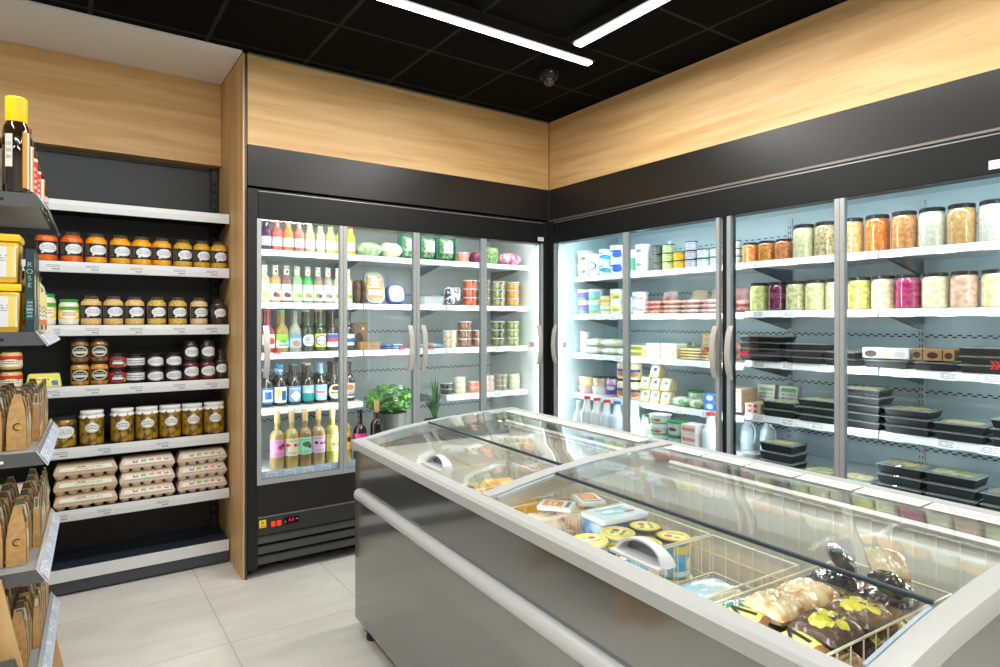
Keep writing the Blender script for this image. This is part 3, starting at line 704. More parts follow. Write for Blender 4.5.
pick = con('pickled gherkins', (84, 66, 12), (170, 130, 26), 34); pick.node_tree.nodes['Noise Texture'].inputs['Detail'].default_value = 1.0
cloth = mat('white cloth', (236, 236, 234), .8, bump=.5, scale=160)
pov = label_mat('white crest label', (232, 232, 226), [('ring', .5, .5, .49, .48, (200, 200, 190))], (.5, .5, .36, .22, 2, (120, 122, 120)))
def pickle_jar():
    p = list(jar(.173, .0535, pick, cloth, None, cloth=True))
    def lab():
        m = MB(); l = m._uv(); r = .0543; n = 18
        for k in range(n):                     # an oval label with a small crest, bent round the glass
            def pt(a, v): t = R(-90) + a; return (r * math.cos(t), r * math.sin(t), .090 + v)
            a0, a1 = -.62 + 1.24 * k / n, -.62 + 1.24 * (k + 1) / n
            e0, e1 = [.024 * math.sqrt(max(0.0, 1 - (a / .62) ** 2)) for a in (a0, a1)]
            c0, c1 = [max(0.0, .011 * (1 - (a / .25) ** 2)) for a in (a0, a1)]
            m.face([pt(a0, -e0), pt(a1, -e1), pt(a1, e1 + c1 * .8), pt(a0, e0 + c0 * .8)], 0, [(k / n, .5 - e0 / .05), ((k + 1) / n, .5 - e1 / .05), ((k + 1) / n, .5 + e1 / .05), (k / n, .5 + e0 / .05)])
        return m.mesh('label', pov, 0)
    p.append(('label', cached('pickle_label', lab), []))
    return p
PJ = pickle_jar()
o = []
for X in (0.108, 0.241, 0.352, 0.462, 0.570, 0.680):
    o.append((0.752 - X, 0, SHL[4], 'pickle_jar', PJ, 'gherkin jar with white cloth cover', 'jar', ''))
o.append((0.752 + .012, 0, SHL[4], 'pickle_jar', jar(.155, .056, pick, lid_bk, wob, (.3, .72), 60, .86), 'gherkin jar with black lid', 'jar', ''))
shelf_row(o, 'gherkin shelf', 'oak panel', G, wall_xf, 0)

pulp = mat('grey pulp', (222, 206, 188), .85, col2=(208, 190, 170), scale=200, bump=.2); pulp2 = mat('tan pulp', (212, 188, 160), .85, col2=(198, 172, 142), scale=200, bump=.2)
eggp = label_mat('egg box icons', (226, 220, 208), [('r', .24, .5, .055, .26, (70, 66, 60)), ('r', .24, .55, .035, .13, (226, 220, 208)), ('r', .42, .5, .06, .24, (120, 186, 60)), ('e', .60, .5, .07, .14, (90, 170, 100)), ('e', .76, .5, .06, .18, (226, 120, 110)), ('r', .92, .5, .045, .26, (70, 66, 60)), ('r', .92, .55, .028, .13, (226, 220, 208))])
eggq = label_mat('egg box wide sheet', (216, 220, 200), text=[(.42, .6, .08, .16, 1, (60, 70, 60)), (.56, .36, .26, .2, 2, (130, 140, 128))])
def egg_box(m, lab, w, d=.115, h=.075):
    def f():
        b = MB(); n = 5
        for i in range(n):
            for j in range(2):
                b.lathe([(.012, 0), (.019, .004), (.0265, .03)], 12, -w / 2 + w * (i + .5) / n, -d / 4 + d / 2 * j)
        b.frustum(w * .98, d * .98, w, d, .0215, .036)
        base = b.mesh('base', m, 50)
        lid = MB().frustum(w * 1.0, d * 1.0, w * .88, d * .58, .0365, h).bev(.006, 2).mesh('lid', m, 50)
        c = MB(); y0, z0, y1, z1 = -d * .5 - .0012, .041, -d * .31 - .0022, h - .008
        c.face([(-w * .42, y0 + .003, z0), (w * .42, y0 + .003, z0), (w * .39, y1, z1), (-w * .39, y1, z1)], 0, ((0, 0), (1, 0), (1, 1), (0, 1)))
        return [('base', base, []), ('lid', lid, []), ('label', c.mesh('label', lab, 0), [])]
    return cached(('egg', m.name, w), f)
o = []
stack(0.752 - .615, SHL[5], 3, .075, 'egg_carton', egg_box(pulp, eggp, .245), 'grey egg box with coloured icons', 'egg box', o)
stack(0.752 - .352, SHL[5], 3, .075, 'egg_carton', egg_box(pulp, eggp, .255), 'grey egg box with coloured icons', 'egg box', o)
stack(0.752 - .083, SHL[5], 3, .075, 'egg_carton', egg_box(pulp2, eggq, .268), 'tan egg box with green sheet', 'egg box', o)
stack(0.752 + .185, SHL[5], 2, .075, 'egg_carton', egg_box(pulp, eggq, .24), 'small grey egg box', 'egg box', o)
shelf_row(o, 'egg box shelf', 'oak panel', G, wall_xf, 0)
# ------------------------------------------------------------------ goods in the bottle fridge; landmark = the oak panel
def lf(al, back): return (0.775 + al, 3.665 + back)
A = lambda X: X - 0.775
GF = '%ss in the bottle fridge'
S4, S3, S2, S1, SD = 0.865, 1.172, 1.455, 1.748, 0.537
# juices
jl = label_mat('juice label', (236, 238, 240), [('r', .5, .84, .5, .1, (210, 214, 216))], (.5, .42, .36, .3, 3, (120, 120, 126)))
jw = label_mat('juice arch', (238, 240, 240), [('e', .5, .2, .34, .6, (150, 150, 150))])
o = []
JU = [(.937, (62, 28, 62), (84, 40, 80), 'dark purple'), (.996, (226, 88, 84), (236, 120, 110), 'coral red'), (1.058, (232, 132, 60), (240, 150, 84), 'orange'), (1.124, (178, 122, 104), (192, 140, 120), 'dusty pink'), (1.188, (206, 190, 142), (216, 202, 160), 'beige'), (1.252, (186, 188, 150), (196, 198, 164), 'grey-green'), (1.312, (206, 212, 112), (216, 220, 132), 'lime'), (1.368, (222, 196, 66), (230, 206, 90), 'yellow'), (1.433, (244, 190, 14), (248, 202, 40), 'bright yellow')]
for i, (X, c, c2, nm) in enumerate(JU):
    X = .930 + .0625 * i
    o.append((A(X), 0, S1, 'juice_bottle', bottle(.172, .0302, con('juice ' + nm, c, c2), mat('juice cap ' + ('w' if X > 1.15 else 'o'), (236, 238, 236) if X > 1.15 else (232, 214, 190), .4), jl, (.16, .46), .52, .64, .82, None), '%s juice bottle with white label' % nm, 'bottle', ''))
shelf_row(o, 'upper drinks shelf', 'oak panel', GF, lf, 0)
# syrups
def syl(i, c1, c2): return label_mat('syrup label %d' % i, (234, 238, 218), [('r', .5, .84, .5, .12, (206, 220, 206)), ('e', .42, .34, .16, .16, c1), ('e', .6, .3, .14, .13, c2)], (.5, .66, .36, .07, 1, (150, 160, 150)))
def syn(i, c1): return label_mat('syrup neck %d' % i, (236, 240, 224), [('e', .5, .45, .14, .26, c1)])
SY = [(.923, (176, 196, 140), (200, 206, 90), (220, 220, 120), 'pale green'), (.985, (214, 140, 80), (110, 60, 50), (196, 70, 60), 'amber'), (1.041, (120, 84, 80), (150, 40, 80), (90, 50, 60), 'plum'), (1.104, (128, 190, 118), (230, 220, 90), (120, 190, 80), 'light green'), (1.160, (52, 160, 72), (240, 150, 70), (90, 170, 60), 'bright green'), (1.225, (130, 112, 84), (110, 150, 70), (80, 60, 50), 'brown'), (1.280, (140, 130, 122), (210, 120, 100), (90, 110, 170), 'grey-brown'), (1.342, (170, 176, 116), (140, 110, 60), (110, 60, 60), 'olive'), (1.414, (206, 206, 150), (220, 200, 80), (120, 160, 80), 'straw')]
o = []
for i, (X, c, c1, c2, nm) in enumerate(SY):
    X = .922 + .0612 * i
    o.append((A(X), 0, S2, 'syrup_bottle', bottle(.212, .0298, con('syrup ' + nm, c, tuple(min(255, v + 24) for v in c)), mat('syrup cap', (226, 230, 214), .4), syl(i, c1, c2), (.06, .50), .48, .60, .72, syn(i, c1), (.76, .93), 80), '%s syrup bottle with white labels' % nm, 'bottle', ''))
shelf_row(o, 'second drinks shelf', 'oak panel', GF, lf, 0)
# soft drinks and beers
glass_dk = con('dark bottle glass', (34, 26, 18), (58, 42, 24), 20, .12); glass_gr = con('green bottle glass', (34, 52, 26), (62, 84, 40), 20, .12)
def sl(name, bg, shapes, text=None): return label_mat(name, bg, shapes, text)
o = []
SO = [(.943, con('red soda', (120, 24, 44), (150, 40, 60)), sl('soda label red', (240, 236, 226), [('e', .6, .5, .26, .24, (220, 40, 60)), ('r', .2, .12, .2, .12, (60, 160, 80))]), (206, 40, 80), 'red soda bottle'),
      (1.020, con('amber soda', (150, 120, 50), (176, 150, 80)), sl('soda label green', (236, 240, 220), [('r', .5, .78, .5, .22, (150, 210, 70)), ('e', .5, .5, .28, .14, (110, 180, 40)), ('r', .5, .2, .3, .08, (90, 170, 200))]), (90, 190, 120), 'amber soda bottle with green label'),
      (1.094, con('clear soda', (150, 150, 130), (170, 172, 150)), sl('soda label blue', (170, 200, 220), [('r', .5, .84, .5, .16, (120, 160, 190)), ('e', .5, .3, .24, .24, (200, 130, 120))]), (120, 170, 170), 'clear soda bottle with blue label'),
      (1.167, glass_gr, sl('beer label shield', (40, 58, 34), [('e', .5, .52, .42, .44, (232, 234, 236)), ('e', .5, .7, .24, .16, (190, 170, 176))], (.5, .42, .26, .2, 2, (90, 90, 130))), (200, 210, 190), 'green beer bottle with white shield label'),
      (1.241, glass_gr, sl('beer label circle', (232, 222, 70), [('e', .5, .5, .36, .36, (238, 240, 240)), ('ring', .5, .5, .40, .40, (40, 60, 120))], (.5, .5, .3, .12, 1, (40, 50, 110))), (190, 150, 90), 'green beer bottle with yellow label'),
      (1.316, glass_dk, sl('beer label band', (230, 232, 236), [('r', .5, .66, .5, .3, (54, 84, 160)), ('r', .5, .52, .42, .13, (216, 60, 70))], (.5, .2, .3, .1, 2, (90, 90, 110))), (110, 80, 160), 'dark beer bottle with red banded label'),
      (1.419, glass_dk, sl('beer label navy', (40, 96, 176), [('r', .5, .78, .5, .16, (220, 230, 240)), ('r', .5, .2, .5, .12, (210, 225, 240))]), (60, 70, 110), 'dark bottle with blue label')]
for X, g, l, cp, nm in SO:
    o.append((A(X), 0, S3, 'drink_bottle', bottle(.243, .0352, g, mat('crown %d' % cp[0], cp, .35), l, (.10, .42), .40, .50, .66, None, half=78), nm, 'bottle', ''))
    o.append((A(X) + .006, .09, S3, 'drink_bottle', bottle(.243, .0352, g, mat('crown %d' % cp[0], cp, .35), l, (.10, .42), .40, .50, .66, None, half=78), 'second row soda or beer bottle', 'bottle', ''))
shelf_row(o, 'third drinks shelf', 'oak panel', GF, lf, 0)
o = []
blue_n = label_mat('blue neck', (70, 140, 206), [('r', .5, .5, .5, .14, (225, 235, 240))])
BE = [(.935, sl('beer l1', (54, 120, 196), [('r', .5, .5, .3, .34, (226, 234, 240)), ('r', .5, .5, .2, .24, (40, 90, 170))], (.5, .14, .36, .08, 1, (230, 235, 240))), blue_n, (70, 140, 206), 'dark beer bottle with blue foil neck'),
      (1.011, sl('beer l2', (228, 236, 226), [('r', .62, .45, .14, .3, (40, 90, 170)), ('r', .3, .62, .14, .2, (226, 220, 90))]), blue_n, (80, 150, 200), 'dark beer bottle with white and blue label'),
      (1.091, sl('beer l3', (120, 160, 206), [('d', .5, .38, .34, .36, (236, 240, 244))], (.5, .84, .4, .06, 1, (230, 236, 240))), None, (60, 60, 60), 'dark beer bottle with white diamond label'),
      (1.169, sl('beer l4', (150, 205, 205), [('r', .5, .25, .5, .25, (30, 150, 150)), ('e', .45, .66, .2, .16, (220, 236, 234))]), None, (220, 222, 214), 'dark beer bottle with teal label'),
      (1.246, sl('beer l5', (170, 206, 232), [('d', .5, .5, .6, .2, (226, 232, 240)), ('r', .4, .52, .3, .07, (226, 120, 110))]), label_mat('pale blue neck', (150, 196, 224)), (160, 200, 225), 'dark beer bottle with pale blue label'),
      (1.326, sl('beer l6', (40, 32, 24), [('e', .5, .5, .46, .48, (232, 214, 180)), ('e', .5, .72, .24, .16, (70, 50, 34))], (.5, .42, .3, .12, 1, (40, 30, 24))), None, (50, 60, 110), 'dark beer bottle with round cream label'),
      (1.421, sl('beer l7', (232, 232, 226), [('e', .4, .72, .26, .2, (210, 130, 70)), ('r', .5, .2, .5, .06, (90, 90, 90))], (.5, .4, .34, .12, 2, (80, 90, 90))), None, (40, 40, 40), 'dark beer bottle with white label')]
for X, l, nk, cp, nm in BE:
    o.append((A(X), 0, S4, 'beer_bottle', bottle(.236, .0355, glass_dk, mat('crown %d' % (cp[0] + cp[2]), cp, .35), l, (.08, .46), .40, .54, .70, nk, (.74, .96), 80), nm, 'bottle', ''))
    o.append((A(X) + .006, .09, S4, 'beer_bottle', bottle(.236, .0355, glass_dk, mat('crown %d' % (cp[0] + cp[2]), cp, .35), l, (.08, .46), .40, .54, .70, nk, (.74, .96), 80), 'second row dark beer bottle', 'bottle', ''))
shelf_row(o, 'beer shelf', 'oak panel', GF, lf, 0)
# wines on the deck, two rows
cork = mat('cork closure', (212, 178, 120), .6, col2=(196, 158, 100), scale=150); foil = mat('cream foil', (222, 192, 138), .4)
def wl(i, bg, sh): return label_mat('wine label %d' % i, bg, sh, [(.5, .86, .3, .05, 1, (130, 120, 120)), (.5, .16, .3, .07, 2, (130, 120, 120))])
WI = [(.951, (164, 140, 84), wl(0, (226, 150, 206), [('e', .64, .56, .18, .14, (200, 50, 80)), ('e', .8, .66, .12, .1, (60, 40, 50))]), 'pink'), (1.030, (168, 150, 74), wl(1, (238, 222, 190), [('e', .2, .62, .14, .1, (226, 90, 70)), ('e', .62, .6, .1, .1, (200, 60, 60)), ('e', .84, .58, .1, .08, (230, 120, 100))]), 'cream'),
      (1.104, (142, 104, 60), wl(2, (152, 226, 196), [('e', .5, .6, .24, .16, (60, 120, 60)), ('e', .7, .44, .14, .12, (120, 50, 50))]), 'mint'), (1.180, (158, 134, 84), wl(3, (226, 188, 222), [('e', .28, .6, .1, .1, (70, 30, 50)), ('e', .58, .56, .1, .08, (150, 40, 70)), ('e', .8, .56, .1, .08, (120, 30, 60))]), 'lilac'),
      (1.263, (160, 158, 70), wl(4, (206, 216, 110), [('e', .5, .66, .3, .2, (238, 222, 120)), ('e', .6, .4, .24, .12, (80, 110, 60))]), 'lime'), (1.339, (170, 140, 56), wl(5, (240, 184, 60), [('e', .58, .6, .26, .16, (130, 60, 30)), ('e', .5, .64, .12, .1, (70, 30, 30))]), 'amber')]
o = []
for X, c, l, nm in WI:
    o.append((A(X), 0, SD, 'wine_bottle', bottle(.316, .0385, con('wine ' + nm, c, tuple(min(255, v + 22) for v in c), 14, .08), foil, l, (.22, .52), .33, .56, .68, None, half=74, caph=.80), 'white wine bottle with %s label' % nm, 'bottle', ''))
shelf_row(o, 'bottom wine row', 'oak panel', GF, lambda a, b: (0.775 + a, 3.515 + b), 0)
o = []
dwine = con('red wine glass', (22, 14, 16), (34, 20, 20), 20, .1)
for i, X in enumerate((.985, 1.062, 1.138, 1.218, 1.296)):
    o.append((A(X), 0, SD, 'wine_bottle', bottle(.286, .037, con('wine back', (120, 96, 56), (140, 116, 70), 14, .1) if i != 2 else dwine, foil, WI[(i + 3) % 6][2], (.22, .52), .36, .56, .68, None, half=74, caph=.80), 'wine bottle in the back row', 'bottle', ''))
shelf_row(o, 'bottom wine shelf', 'oak panel', GF, lambda a, b: (0.775 + a, 3.615 + b), 0)
put('wine_bottle', bottle(.29, .039, dwine, mat('black foil', (30, 26, 28), .3), wl(9, (232, 60, 150), [('e', .4, .62, .3, .16, (240, 120, 90)), ('r', .5, .2, .5, .1, (190, 30, 110))]), (.20, .52), .36, .56, .68, None, half=80), (1.431, 3.515, SD + .0006), 0, 'dark wine bottle with hot pink label behind the fridge door edge', 'bottle', GF % 'bottle')
put('wine_bottle', bottle(.335, .039, dwine, cork, None, (.2, .5), .34, .56, .68, None, caph=.80), (1.528, 3.495, SD + .0006), 0, 'dark wine bottle with gold neck standing beside the grey planter', 'bottle', GF % 'bottle')

# ---- door 2-4: salads, vegetables, tubs
def leafm(n, a, b, sc=70): return mat(n, a, .5, col2=b, scale=sc, bump=.5, coat=.3)
salad = leafm('green salad', (66, 122, 62), (172, 206, 160), 60); cauli = leafm('cauliflower', (226, 226, 196), (190, 206, 150), 40); roman = leafm('pale greens', (150, 190, 120), (216, 226, 190), 45)
crate_g = mat('green crate', (74, 146, 120), .3)
def bag_up(w, d, h, m, lab=None, seed=0, filmed=True):
    """upright printed bag: pillow stood on end, with a paper label"""
    def f():
        b = MB().pillow(w, h, d, seed, 12, .3)
        for v in b.bm.verts: v.co = Vector((v.co.x, v.co.z - d / 2, v.co.y + h / 2))
        parts = [('bag', b.mesh('bag', m, 60), [])]
        if lab: parts.append(('label', MB().card(w * .55, h * .36, .0006, -d / 2 - .004, h * .38).mesh('label', lab, 0), []))
        return parts
    return cached(('bagup', w, d, h, m.name, lab.name if lab else '', seed), f)
plab = label_mat('produce label', (236, 238, 236), [('r', .5, .86, .5, .1, (206, 216, 206))], (.5, .42, .36, .28, 3, (120, 124, 120)))
def crate_pack(w, d, h, m):
    def f():
        b = MB(); t = .004
        b.box(-w / 2, w / 2, d / 2 - t, d / 2, 0, h).box(-w / 2, -w / 2 + t, -d / 2, d / 2 - t, 0, h).box(w / 2 - t, w / 2, -d / 2, d / 2 - t, 0, h).box(-w / 2 + t, w / 2 - t, -d / 2, d / 2 - t, 0, t)
        p = MB().pillow(w - .012, h * .94, d * .9, 5, 12, .35)
        for v in p.bm.verts: v.co = Vector((v.co.x, v.co.z - d * .47, v.co.y + h / 2 + .002))
        return [('crate', b.mesh('crate', crate_g, 0), []), ('salad_leaves', p.mesh('salad_leaves', m, 60), []), ('label', MB().card(w * .52, h * .46, .0006, -d / 2 - .009, h * .34).mesh('label', plab, 0), [])]
    return cached(('crate', w, h, m.name), f)
o = []
o.append((A(1.545), 0, S1, 'vegetable_bag', pack(.15, .13, .085, roman, 3, .4), 'bag of pale romanesco florets', 'vegetables', ''))
o.append((A(1.690), 0, S1, 'vegetable_bag', pack(.14, .13, .095, cauli, 4, .4), 'bagged white cauliflower', 'vegetables', ''))
o.append((A(1.822), 0, S1, 'salad_crate', crate_pack(.122, .08, .155, salad), 'green salad crate with paper label', 'salad', ''))
o.append((A(1.958), 0, S1, 'salad_crate', crate_pack(.122, .08, .155, salad), 'green salad crate with paper label', 'salad', ''))
o.append((A(2.095), 0, S1, 'salad_crate', crate_pack(.13, .08, .158, salad), 'green salad crate with paper label', 'salad', ''))
o.append((A(2.225), 0, S1, 'deli_tub', tub(.068, .056, con('pink spread', (206, 128, 104), (222, 150, 124)), mat('tub lid clear', (224, 214, 208), .2, coat=1.0), None, taper=.86), 'pink spread tub with clear lid', 'tub', ''))
o.append((A(2.345), 0, S1, 'vegetable_bag', pack(.09, .1, .08, leafm('beetroot', (96, 24, 60), (150, 50, 90)), 7), 'purple beetroot bag', 'vegetables', ''))
o.append((A(2.475), 0, S1, 'vegetable_bag', bag_up(.11, .06, .125, leafm('broccoli', (70, 120, 50), (170, 200, 130)), None, 2), 'green broccoli bag', 'vegetables', ''))
o.append((A(2.615), 0, S1, 'vegetable_bag', pack(.17, .13, .085, leafm('radish bag', (200, 40, 100), (232, 190, 206), 30), 9, .4), 'pink radish bag', 'vegetables', ''))
shelf_row(o, 'upper vegetable shelf', 'drinks shelf', GF, lf, 0)

ovtray = mat('oval tray food', (196, 150, 70), .5, col2=(226, 214, 170), scale=30, bump=.3)
def leaning_tray(w, h, d, rimm, food, lab, tilt=12):
    def f():
        parts = []
        def tilt_m(me):
            me.transform(Matrix.Translation((0, d * .2, .009)) @ Matrix.Rotation(R(-tilt), 4, 'X')); return me
        ring = [(w / 2 * math.copysign(abs(math.cos(t)) ** .6, math.cos(t)), h / 2 + h / 2 * math.copysign(abs(math.sin(t)) ** .6, math.sin(t))) for t in [2 * math.pi * k / 24 for k in range(24)]]
        b = MB().extrude(ring, 'y', 0, d); parts.append(('tray_base', tilt_m(b.mesh('tray', rimm, 30)), []))
        q = [(x * .84, h / 2 + (z - h / 2) * .86) for x, z in ring]
        parts.append(('food', tilt_m(MB().extrude(q, 'y', -.004, -.0005).mesh('food', food, 30)), []))
        parts.append(('label', tilt_m(MB().card(w * .66, h * .32, .0006, -.0052, h * .18).mesh('label', lab, 0)), []))
        parts.append(('small_label', tilt_m(MB().card(w * .3, h * .3, .0006, -.0052, h * .56).mesh('small_label', plab, 0)), []))
        return parts
    return cached(('lean', w, h, rimm.name, food.name), f)
olab = label_mat('orange veg label', (240, 236, 224), [('r', .5, .84, .5, .1, (236, 140, 70)), ('r', .5, .1, .5, .1, (236, 150, 90))], (.5, .48, .38, .2, 3, (170, 130, 110)))
white_tub = mat('white plastic tub', (228, 234, 238), .3); clear_tub = mat('clear tub', (206, 214, 214), .12, coat=1.0)
def deli(c1, c2, nm, h=.058, r=.049, sc=50): return tub(h, r, con('deli ' + nm, c1, c2, sc, .25), mat('deli lid', (222, 226, 222), .2, coat=1.0), None, taper=.9)
redd = deli((150, 34, 22), (214, 100, 50), 'red'); greend = deli((104, 108, 62), (196, 192, 150), 'green'); oran = deli((190, 104, 22), (232, 170, 90), 'orange'); dgreen = deli((52, 58, 34), (138, 140, 96), 'dark green'); brownd = deli((96, 54, 38), (164, 116, 88), 'brown'); paled = deli((200, 170, 120), (232, 222, 196), 'pale'); lgreen = deli((96, 106, 54), (180, 186, 120), 'light green')
o = []
for k, X in enumerate((1.470, 1.505)):
    o.append((A(X), 0, S2, 'meal_tray', bag_up(.03, .1, .15, mat('brown tray pack', (74, 52, 36), .4, col2=(110, 84, 56), scale=30), None, 5), 'brown tray pack standing on edge', 'tray pack', ''))
o.append((A(1.600), 0, S2, 'vegetable_tray', leaning_tray(.135, .20, .03, clear_tub, ovtray, olab), 'leaning oval vegetable tray with orange label', 'tray pack', ''))
o.append((A(1.748), 0, S2, 'mushroom_tray', leaning_tray(.125, .125, .04, mat('blue tray', (40, 84, 170), .35), mat('white mushrooms', (226, 222, 210), .5, col2=(196, 190, 176), scale=22, bump=.4), plab), 'leaning blue mushroom tray', 'tray pack', ''))
o.append((A(1.985), 0, S2, 'mushroom_tray', tray(.15, .12, .07, mat('button mushrooms', (232, 226, 210), .5, col2=(170, 140, 110), scale=24, bump=.4), clear_tub), 'clear tray of white mushrooms', 'tray pack', ''))
o.append((A(2.150), 0, S2, 'produce_bag', bag_up(.125, .08, .13, mat('speckled bag', (224, 226, 228), .3, col2=(60, 62, 74), scale=38, lo=.5, hi=.54, coat=1.0), None, 8), 'clear bag of dark seeds with tied top', 'bag', ''))
stack(A(2.292), S2, 3, .058, 'deli_tub', redd, 'red pepper deli tub', 'tub', o)
stack(A(2.405), S2, 3, .058, 'deli_tub', dgreen, 'dark green deli tub', 'tub', o)
stack(A(2.530), S2, 3, .058, 'deli_tub', greend, 'pale green deli tub', 'tub', o)
stack(A(2.655), S2, 3, .058, 'deli_tub', oran, 'orange deli tub', 'tub', o)
shelf_row(o, 'middle vegetable shelf', 'drinks shelf', GF, lf, 0)
o = []
kraft = mat('kraft card', (170, 128, 84), .7, col2=(156, 116, 74), scale=120)
kfr = label_mat('kraft window', (166, 124, 80), [('e', .45, .35, .26, .3, (74, 56, 44)), ('e', .72, .8, .08, .06, (240, 236, 220))])
put('card_box', carton(.10, .06, .165, kraft, kfr), (1.535, 3.80, S3 + .0006), 0, 'brown card box with dark window standing behind the flat brown packs', 'box')
stack(A(1.540), S3, 2, .024, 'card_box', carton(.13, .10, .024, kraft, label_mat('kraft plain', (176, 134, 88))), 'flat brown card pack', 'box', o)
stack(A(1.695), S3, 2, .016, 'foil_pack', pack(.155, .11, .018, mat('blue pack', (60, 110, 176), .3, col2=(200, 216, 230), scale=24, coat=1.0), 11), 'flat blue foil pack', 'pack', o)
o.append((A(1.99), 0, S3, 'foil_pack', pack(.16, .11, .03, mat('white blue pack', (226, 230, 234), .3, col2=(120, 160, 200), scale=18, coat=1.0), 12), 'flat white and blue pack', 'pack', ''))
stack(A(2.130), S3, 2, .058, 'deli_tub', paled, 'pale cream deli tub', 'tub', o)
stack(A(2.250), S3, 3, .058, 'deli_tub', brownd, 'brown deli tub', 'tub', o)
stack(A(2.362), S3, 2, .058, 'deli_tub', brownd, 'brown deli tub', 'tub', o)
stack(A(2.525), S3, 3, .058, 'deli_tub', dgreen, 'dark green deli tub', 'tub', o)
stack(A(2.655), S3, 3, .058, 'deli_tub', lgreen, 'light green deli tub', 'tub', o)
shelf_row(o, 'lower vegetable shelf', 'drinks shelf', GF, lf, 0)
def slim(c1, c2, nm): return tub(.036, .046, con('slim ' + nm, c1, c2, 50, .25), mat('deli lid', (222, 226, 222), .2, coat=1.0), None, taper=.92)
o = []
stack(A(2.105), .86, 2, .036, 'spread_tub', slim((40, 42, 38), (90, 90, 76), 'black'), 'slim dark tub', 'tub', o)
stack(A(2.205), .86, 3, .036, 'spread_tub', slim((200, 196, 150), (226, 224, 190), 'cream'), 'slim cream tub', 'tub', o)
stack(A(2.325), .86, 2, .036, 'spread_tub', slim((206, 100, 70), (232, 150, 120), 'coral'), 'slim coral tub', 'tub', o)
stack(A(2.443), .86, 3, .036, 'spread_tub', slim((226, 180, 160), (240, 214, 200), 'pink'), 'slim pale pink tub', 'tub', o)
stack(A(2.555), .86, 3, .036, 'spread_tub', slim((120, 104, 84), (170, 156, 130), 'brown'), 'slim brown tub', 'tub', o)
stack(A(2.665), .86, 3, .036, 'spread_tub', slim((190, 200, 130), (226, 230, 190), 'green'), 'slim pale green tub', 'tub', o)
shelf_row(o, 'short spread shelf', 'drinks shelf', GF, lf, 0)

# ---- plants standing on the fridge floor
leaf_m = mat('herb leaf green', (42, 102, 34), .45, col2=(98, 154, 62), scale=12); leaf_d = mat('dark blade green', (36, 84, 40), .45, col2=(84, 136, 66), scale=10)
petal = mat('white petals', (240, 240, 236), .5)
def leaf_cloud(n, cx, cz, rx, ry, rz, size, seed):
    rg = random.Random(seed); b = MB()
    for _ in range(n):
        while True:
            p = Vector((rg.uniform(-1, 1), rg.uniform(-1, 1), rg.uniform(-.7, 1)))
            if .3 < p.length < 1: break
        c = Vector((cx + p.x * rx, p.y * ry, cz + p.z * rz))
        s = size * rg.uniform(.6, 1.25)
        q = Vector((p.x + rg.uniform(-.7, .7), p.y - .4 + rg.uniform(-.7, .7), .6 + rg.uniform(-.3, .5))).to_track_quat('Z', 'Y') @ Matrix.Rotation(rg.uniform(0, 6.28), 3, 'Z').to_quaternion()
        o2 = [Vector(v) * s for v in ((0, -.5, 0), (.3, -.1, .09), (.22, .3, .06), (0, .6, -.04), (-.22, .3, .06), (-.3, -.1, .09))]
        v = [b.bm.verts.new(c + q @ w) for w in o2]
        b.bm.faces.new((v[0], v[1], v[2], v[3])); b.bm.faces.new((v[0], v[3], v[4], v[5]))
    return b
pz = SD + .0006
pl = thing('potted_herb', 'grey planter with leafy green herb and white flowers on fridge floor', 'plant', (1.672, 3.62, pz))
pot = MB().lathe([(.072, 0), (.078, .004), (.103, .238), (.105, .24), (.097, .24), (.095, .215), (0, .215)], 28).mesh('pot', mat('grey planter', (116, 118, 112), .55, col2=(96, 98, 94), scale=8, stretch=(6, 6, .6)), 40)
obj('pot', pot, pl)
obj('leaves', leaf_cloud(900, 0.0, .325, .165, .11, .088, .034, 3).mesh('leaves', leaf_m, 0), pl)
b = MB(); rg = random.Random(5)
for k in range(60):
    a, r = rg.uniform(0, 6.28), rg.uniform(.01, .085); r2 = r * 1.4
    b.tube((r * math.cos(a) * .6, r * math.sin(a) * .6, .21), (r2 * math.cos(a), r2 * math.sin(a) * .7, .29 + rg.uniform(0, .08)), .0012, 4)
obj('stems', b.mesh('stems', leaf_d, 0), pl)
for (fx, fz) in ((-.048, .385), (.024, .405), (-.012, .335)):
    b = MB()
    for k in range(6):
        t = k * math.pi / 3
        c = Vector((fx + .011 * math.cos(t), -.105, fz + .011 * math.sin(t)))
        b.lathe([(0, -.003), (.009, 0), (0, .003)], 8, c.x, c.y, c.z)
    obj('flower', b.mesh('flower', petal, 40), pl)
sp = thing('spiky_plant', 'dark spiky leaved plant on fridge floor beside the herb planter', 'plant', (1.985, 3.60, pz))
b = MB().lathe([(.05, 0), (.056, .004), (.072, .17), (.064, .17), (.062, .15), (0, .15)], 24)
obj('pot', b.mesh('pot', mat('dark planter', (60, 64, 60), .5), 40), sp)
b = MB(); rg = random.Random(11)
for k in range(60):
    a = rg.uniform(0, 6.28); ln = rg.uniform(.16, .30); tip = rg.uniform(.25, 1.0)
    p0 = Vector((0, 0, .15)); dx = Vector((math.cos(a) * (.2 if math.cos(a) > 0 else .5), math.sin(a) * .3, 0))
    pts = [p0 + dx * (ln * tip * t) * .9 + Vector((0, 0, ln * (1.15 * t - .55 * tip * t * t))) for t in (0, .35, .7, 1)]
    side = Vector((-dx.y, dx.x, 0)).normalized()
    w = [.006, .009, .007, .0006]
    L = [b.bm.verts.new(p + side * q) for p, q in zip(pts, w)]; M2 = [b.bm.verts.new(p - side * q) for p, q in zip(pts, w)]
    for i in range(3): b.bm.faces.new((L[i], L[i + 1], M2[i + 1], M2[i]))
obj('leaves', b.mesh('leaves', leaf_d, 0), sp)
